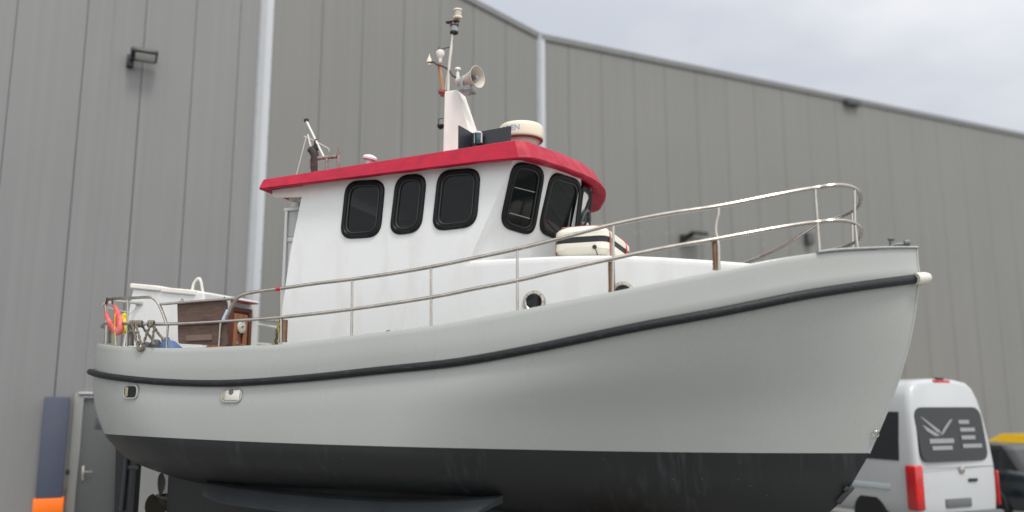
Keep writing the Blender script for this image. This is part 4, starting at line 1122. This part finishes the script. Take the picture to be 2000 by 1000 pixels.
# lifebuoy, yellow bag, ropes, fender at the stern
def OB(px, py, off=.03): return on_bulwark(px, py, off)
def taper_tube(b, P, rad, k=5, **kw):
    Q = crv(P, k); q = smooth_tab([(r_, 0) for r_ in rad], k); b.tube(Q, [max(v[0], .004) for v in q], 12, **kw)
b = Mesh(); taper_tube(b, [OB(*q) for q in ((211,586),(206.5,604),(210,622),(219,638),(229,646),(235,640),(233,624),(228,606),(221,592))], [.012,.026,.034,.044,.055,.054,.046,.03,.012], sx=.6)
taper_tube(b, [OB(*q) for q in ((222,596),(225,615),(226,636))], [.01,.03,.035], sx=.5)
lb = top(b, 'lifebuoy', mat('faded_red_fabric', 'cb544c', .75, col2='dc8784', vscale=9, bump=.5, bscale=25), MB_W, 'faded red horseshoe lifebuoy hanging from the stern rail', 'lifebuoy')
b = Mesh(); b.tube([OB(209, 581, .0), OB(208, 590, .0), OB(206, 594, .02)], .008, 6); b.tube([OB(219, 583, 0), OB(220, 594, .0)], .008, 6)
b.build('hanging_strap', BLACK).parent = lb; bpy.context.view_layer.update(); C.objects['hanging_strap'].matrix_parent_inverse = lb.matrix_world.inverted() @ MB_W
b = Mesh(); pts = crv([OB(244, 612, .2), OB(241, 622, .2), OB(241, 636, .2), OB(243, 650, .2)], 5); n_ = len(pts)
b.tube(pts, [.012 + .065 * (i / (n_ - 1)) ** .7 * (1 if i < n_ - 3 else .8 - .2 * (i - n_ + 3)) for i in range(n_)], 12, sx=.8)
b.tube([OB(225, 612, .0), OB(224, 640, .0), OB(226, 674, .0)], .004, 6)
top(b, 'yellow_bag', mat('yellow_fabric', 'dcc91e', .65, bump=.4, bscale=25), MB_W, 'small yellow throw bag with thin line behind the stern rail beside the red lifebuoy', 'bag')
def rope(pts, r, off=.0, turns=9):
    """laid rope: two strands twisted round each other"""
    P = crv([OB(x, y, off) for x, y in pts], 8); 
    b = Mesh()
    for ph in (0, math.pi):
        Q = []
        for i, p in enumerate(P):
            t = (P[min(i+1, len(P)-1)] - P[max(i-1, 0)]).normalized(); u = t.cross(Vector((0, 1, 0)))
            u = (u if u.length > .1 else t.cross(Vector((1, 0, 0)))).normalized(); v = t.cross(u)
            a = ph + i * .75; Q.append(p + (u * math.cos(a) + v * math.sin(a)) * r * .55)
        b.tube(Q, r * .72, 7)
    return b
RP = [([(258,634),(262,648),(266,664),(270,680),(274,684),(278,678),(284,660),(290,644),(294,634)], -.03),
      ([(265,634),(270,650),(275,668),(281,676),(278,682),(271,684),(270,676),(274,668)], -.02),
      ([(277,634),(284,646),(292,656),(298,664)], .06), ([(302,636),(300,650),(298,666),(301,672)], -.02), ([(302,640),(309,651),(316,659),(321,665)], .05),
      ([(252,650),(258,646),(264,650),(266,664),(272,670)], .02)]
for i, (p_, o_) in enumerate(RP):
    b = rope(p_, .013, o_)
    if i == 0:
        for x in (256, 259, 264, 268, 272, 276, 291, 295, 299):
            c = OB(x, 632.4); t = (OB(x + 4, 632.4) - c).normalized(); u = Vector((0, 0, 1)); v = t.cross(u)
            b.tube([c + t * .014 * math.sin(a) + (u * math.cos(a) + v * math.sin(a)) * .031 for a in [2*math.pi*k/14 for k in range(14)]], .013, 7, closed=True)
        root = b.build('mooring_rope', ROPEM); root.matrix_world = MB_W
        tag(root, 'weathered mooring ropes knotted over the middle rail at the stern', 'rope')
    else: b.build('rope_strand', ROPEM, root)
p = OB(331, 684, .35)
b = Mesh(); b.lathe([(.02, .18), (.045, .17), (.05, .13), (.10, .09), (.145, .0), (.145, -.08), (.1, -.16), (0, -.2)], Matrix.Translation(p + Vector((0, 0, -.02))) @ Matrix.Rotation(R(-25), 4, 'Y'), 24)
top(b, 'ball_fender', mat('blue_fender', '48638f', .5, var=.1), MB_W, 'blue ball fender lying on the aft deck below the ropes', 'fender')
b = Mesh()
for (x, y, r_) in ((304, 676, .07), (286, 681, .06)):
    b.lathe([(.0, .08), (r_ * .6, .07), (r_, .02), (r_, -.1), (r_*.8, -.2)], Matrix.Translation(OB(x, y, .3)), 16)
b.tube([OB(286, 681, .3), OB(304, 678, .3)], .03, 8)
top(b, 'deck_winch', mat('dark_grey_lump', '45494d', .6), MB_W, 'dark grey low fitting on the aft deck between ropes and blue fender', 'fitting')
b = Mesh()
for k in range(4):
    q = crv([U(549 + k, 622, y=-W - .02 - .01 * k), U(541 + k, 640, y=-W - .02 - .01 * k), U(537 + k * 1.5, 668, y=-W - .02 - .01 * k), U(541 + k, 690, y=-W - .02)], 5)
    b.tube(q, .008, 6)
top(b, 'water_hose', mat('yellow_black_hose', 'b8b04a', .5, col2='2a2a26', vscale=30, mask=(.45, .5)), MB_W, 'thin yellow and black hose coiled at the aft corner of the wheelhouse', 'hose')
p = U(271, 640, y=-.6)
b = Mesh(); a_ = OB(225, 588, .3); c_ = U(272, 592.5, y=-AW - .01)
b.tube([OB(226, 588, .25), c_], .017, 8); b.box(c_, (.1, .03, .05), bev=.01); b.tube(crv([c_ + Vector((-.02, 0, -.02)), U(262, 606, y=-AW - .03), U(251, 615, y=-AW - .05)], 4), .004, 6); b.build('boom_strut', mat('grey_strut', 'a8a7a2', .4, .3), boat)

# keel blocks that carry the boat
TIM = mat('rough_timber', '6d5a45', .85, col2='4a3b2d', vscale=5, stretch=(1, 6, 6), bump=.5, bscale=40)
for i, (x, lb_) in enumerate(((2.2, 'stack of timber blocks under the aft end of the keel'), (4.6, 'stack of timber blocks under the middle of the keel'), (7.0, 'stack of timber blocks under the forward end of the keel'))):
    b = Mesh()
    for k, z in enumerate((.105, .315, .515)):
        d = (.34, 1.1, .2) if k % 2 == 0 else (.9, .3, .2)
        if k == 2: d = (.34, .6, .2)
        if k == 1: 
            b.box((x, -.3, z), d, bev=.01); b.box((x, .3, z), d, bev=.01)
        else: b.box((x, 0, z), d, bev=.01)
    top(b, 'keel_block', TIM, MB_W, lb_, 'keel block', 'timber blocks under the keel')

# ------------------------------------------------------------------ van and cars at the right
TYRE = mat('tyre', '17181a', .8); RIM = mat('wheel_rim', '8b8e90', .35, .7)
def wheel(x, y, r, parent, M=None, side=1):
    b = Mesh(); T = Matrix.Translation((x, y, r)) @ Matrix.Rotation(R(90) * side, 4, 'Y')
    b.lathe([(r*.62, -.1), (r*.9, -.1), (r, -.07), (r, .07), (r*.9, .1), (r*.62, .1)], T, 32); o = b.build('wheel', TYRE, parent)
    b = Mesh(); b.lathe([(r*.62, .06), (r*.6, .085), (r*.5, .07), (r*.2, .09), (0, .092)], T, 24); b.build('rim', RIM, o)
VANP = mat('white_van_paint', 'abaeb0', .3, coat=.4, var=.02)
van = empty('white_van', Matrix.Translation((6.1, 13.5, 0)) @ Matrix.Rotation(R(25), 4, 'Z'), 'white panel van parked behind the bow with red tail lamp', 'van')
HP_ = [(.80,.34),(.875,.42),(.90,.6),(.91,.9),(.90,1.15),(.875,1.5),(.835,1.9),(.79,2.15),(.72,2.31),(.6,2.40),(.35,2.44),(0,2.455)]
def vy(z): return .0 + .16 * max(0, (z - 1.1) / 1.35) ** 1.3
rows = []
for y, ins, zk in ((0, .09, .97), (.015, .05, .985), (.05, .018, .995), (.12, 0, 1), (1.5, 0, 1), (3.0, 0, 1), (3.6, 0, .995)):
    row = []
    for sgn in (-1, 1):
        pp = [(sgn * max(x - ins, 0), z * (zk if z > 1 else 1)) for x, z in HP_]
        row += pp if sgn < 0 else pp[::-1][1:]
    rows.append([Vector((.9 + x, y + vy(z) * max(0, 1 - y / 1.5), z)) for x, z in row])
for y, zt_, w_ in ((3.9, 2.33, .97), (4.5, 1.65, .95), (4.75, 1.30, .94), (5.3, 1.12, .90), (5.45, .85, .86), (5.48, .5, .82)):
    row = []
    for sgn in (-1, 1):
        pp = [(sgn * x * w_, min(z, zt_ + .02 * (z / 2.45))) for x, z in HP_]
        row += pp if sgn < 0 else pp[::-1][1:]
    rows.append([Vector((.9 + x, y, z)) for x, z in row])
b = Mesh(); V = b.grid(rows); b.bm.faces.new(V[0]); b.bm.faces.new(V[-1][::-1]); b.build('body', VANP, van, sharp=50)
def rear_patch(px0, px1, z0, z1, name, m, parent, off=.006, r=.06, pts=None):
    P = [Vector((px0, -off + vy(z0), z0)), Vector((px1, -off + vy(z0), z0)), Vector((px1, -off + vy(z1), z1)), Vector((px0, -off + vy(z1), z1))]
    b = Mesh(); lp = rrect(P, r, 6)
    for p in lp: p.y = vy(p.z) - off - .006
    c = [p + Vector((0, .03, 0)) for p in lp]
    V = b.grid([lp, c], closed=True); b.bm.faces.new(V[0]); return b.build(name, m, parent)
rw = rear_patch(.14, 1.63, 1.17, 2.0, 'rear_window', mat('van_glass', '1e2022', .3), van, r=.18)
LOGO = mat('white_decal', '85878a', .6)
b = Mesh()
def dec(pts, off=.016): return [Vector((x, vy(z) - off, z)) for x, z in pts]
for pts in ([(.24,1.86),(.56,1.62),(.66,1.60),(.60,1.66),(.30,1.84)], [(.96,1.82),(.70,1.60),(.62,1.56),(.70,1.66),(.88,1.80)], [(.26,1.74),(.55,1.60),(.62,1.57),(.5,1.56),(.34,1.64)], [(.36,1.52),(.9,1.52),(.9,1.45),(.36,1.45)], [(.40,1.41),(.84,1.41),(.84,1.35),(.40,1.35)]):
    b.poly(dec(pts))
for z, a, c in ((1.74, 1.08, 1.32), (1.62, 1.08, 1.42), (1.50, 1.08, 1.40), (1.37, 1.08, 1.52)):
    b.poly(dec([(a, z), (c, z), (c, z + .06), (a, z + .06)]))
b.build('window_decal', LOGO, rw)
TL = mat('tail_lamp_red', 'a8060c', .2, coat=.5, col2='d80a10', vscale=3)
for x, wl_ in ((.0, .18), (1.752, .05)):
    b = Mesh(); b.box((x + .045, .075, .80 - (.06 if x else 0)), (wl_, .2, .66 - (.12 if x else 0)), bev=.03, seg=3); b.build('tail_lamp', TL, van)
b = Mesh(); b.box((.9, .20, 2.40), (.38, .1, .055), bev=.015); hb_ = b.build('brake_lamp', TL, van)
b = Mesh(); b.box((.9, .21, 2.44), (.16, .08, .05), bev=.015); b.build('camera_pod', BLACK, hb_)
b = Mesh(); b.box((.9, -.045, .30), (1.7, .16, .24), bev=.04, seg=3); b.build('rear_bumper', mat('grey_bumper', '54585a', .6), van)
b = Mesh(); b.box((.86, -.012, .55), (.56, .02, .13), bev=.006); b.build('plate_recess', mat('plate_dark', '5b5d60', .5), van)
b = Mesh(); b.lathe([(.055, 0), (.055, .012), (.045, .016), (0, .016)], Matrix.Translation((1.0, -.004, 1.04)) @ Matrix.Rotation(R(90), 4, 'X'), 24); b.build('round_badge', STEEL, van)
b = Mesh(); b.box((1.22, -.012, .88), (.2, .02, .05), bev=.008); b.build('door_pull', BLACK, van)
b = Mesh(); b.box((.9, .0, 1.08), (1.72, .008, .008)); b.build('door_seam', mat('seam_dark', '6b6e70', .6), van)
def hw(z): return interp([(z_, x_) for x_, z_ in HP_], z)
for (ya, yb) in ((.30, 1.55), (1.65, 2.75), (2.95, 3.75)):
    for sgn in (-1, 1):
        b = Mesh(); ro = []
        for z in (1.19, 1.4, 1.6, 1.8, 1.93): ro.append([Vector((.9 + sgn * (hw(z) + .006), y + (0 if abs(y - ya) > .01 else 0), z)) for y in (ya, (ya + yb) / 2, yb)])
        b.grid(ro); o = b.build('side_window', mat('van_side_glass', '2b2d30', .1), van)
        md = o.modifiers.new('s', 'SOLIDIFY'); md.thickness = .01; md.offset = 0
for z_ in (.78,):
    for sgn in (-1, 1):
        b = Mesh(); b.box((.9 + sgn * .912, 2.2, z_), (.02, 3.4, .09), bev=.01); b.build('side_moulding', mat('van_moulding', 'a9b4b8', .5), van)
for y in (.95, 4.35):
    for x, sd_ in ((.1, -1), (1.7, 1)): wheel(x, y, .34, van, side=sd_)

def car(M, paint, glassm, label, name='parked_car', zs=1.0):
    e = empty(name, M, label, 'car')
    prof = [(0, .30, .52), (.0, .55, .80), (.04, .85, .93), (.1, 1.0, .98)]
    # lower body loft: y, half width, belt height
    secs = [(-.02, .70, .55), (.0, .80, .86), (.08, .86, .95), (.5, .89, .98), (1.6, .90, .97), (2.9, .89, .95), (3.5, .87, .90), (4.0, .80, .78), (4.12, .70, .55)]
    b = Mesh(); rows = []
    for y, hwid, zt_ in secs:
        h = [(hwid * .9, .24), (hwid, .36), (hwid * 1.01, .6), (hwid * .985, zt_ * .92), (hwid * .93, zt_), (0, zt_ + .02)]
        rows.append([Vector((-x, y, z * zs)) for x, z in h] + [Vector((x, y, z * zs)) for x, z in h[::-1][1:]])
    V = b.grid(rows); b.bm.faces.new(V[0]); b.bm.faces.new(V[-1][::-1]); b.build('body', paint, e, sharp=50)
    def cab(k, z0, z1, name_, m, ins=0):
        b = Mesh(); rows = []
        for t in range(7):
            f = t / 6; z = z0 + (z1 - z0) * f
            ff = (z - .94) / (1.42 - .94); y0 = .12 + .42 * ff; y1 = 3.05 - .95 * ff; hx = .82 - .17 * ff
            rows.append([p for p in rrect([(-hx, y0, z * zs), (hx, y0, z * zs), (hx, y1, z * zs), (-hx, y1, z * zs)], .14, 5)])
        V = b.grid(rows, closed=True); b.bm.faces.new(V[-1]); b.bm.faces.new(V[0][::-1]); return b.build(name_, m, e)
    cab(0, .94, 1.34, 'cabin_glass', glassm); cab(0, 1.341, 1.42, 'roof', paint)
    for y in (.75, 3.3):
        for x, s_ in ((-.84, -1), (.84, 1)): wheel(x, y, .31, e, side=s_)
    for x in (-.68, .68):
        b = Mesh(); b.box((x, .02, .74 * zs), (.28, .1, .14), bev=.03); b.build('tail_lamp', TL, e)
    b = Mesh(); b.box((0, -.03, .42 * zs), (1.5, .1, .2), bev=.03); b.build('bumper', BLACK, e)
    return e
DKP = mat('black_car_paint', '1d2429', .2, coat=.6)
car(Matrix.Translation((9.62, 15.6, 0)) @ Matrix.Rotation(R(25), 4, 'Z'), DKP, DARKGLASS, 'black car partly cut off by the right edge beside the white van', zs=.93)
YEL = mat('yellow_car_paint', 'd8ae08', .3, coat=.4)
car(Matrix.Translation((12.2, 17.9, 0)) @ Matrix.Rotation(R(25), 4, 'Z'), YEL, YEL, 'yellow windowless small van showing above the black car at the right edge', zs=.99)
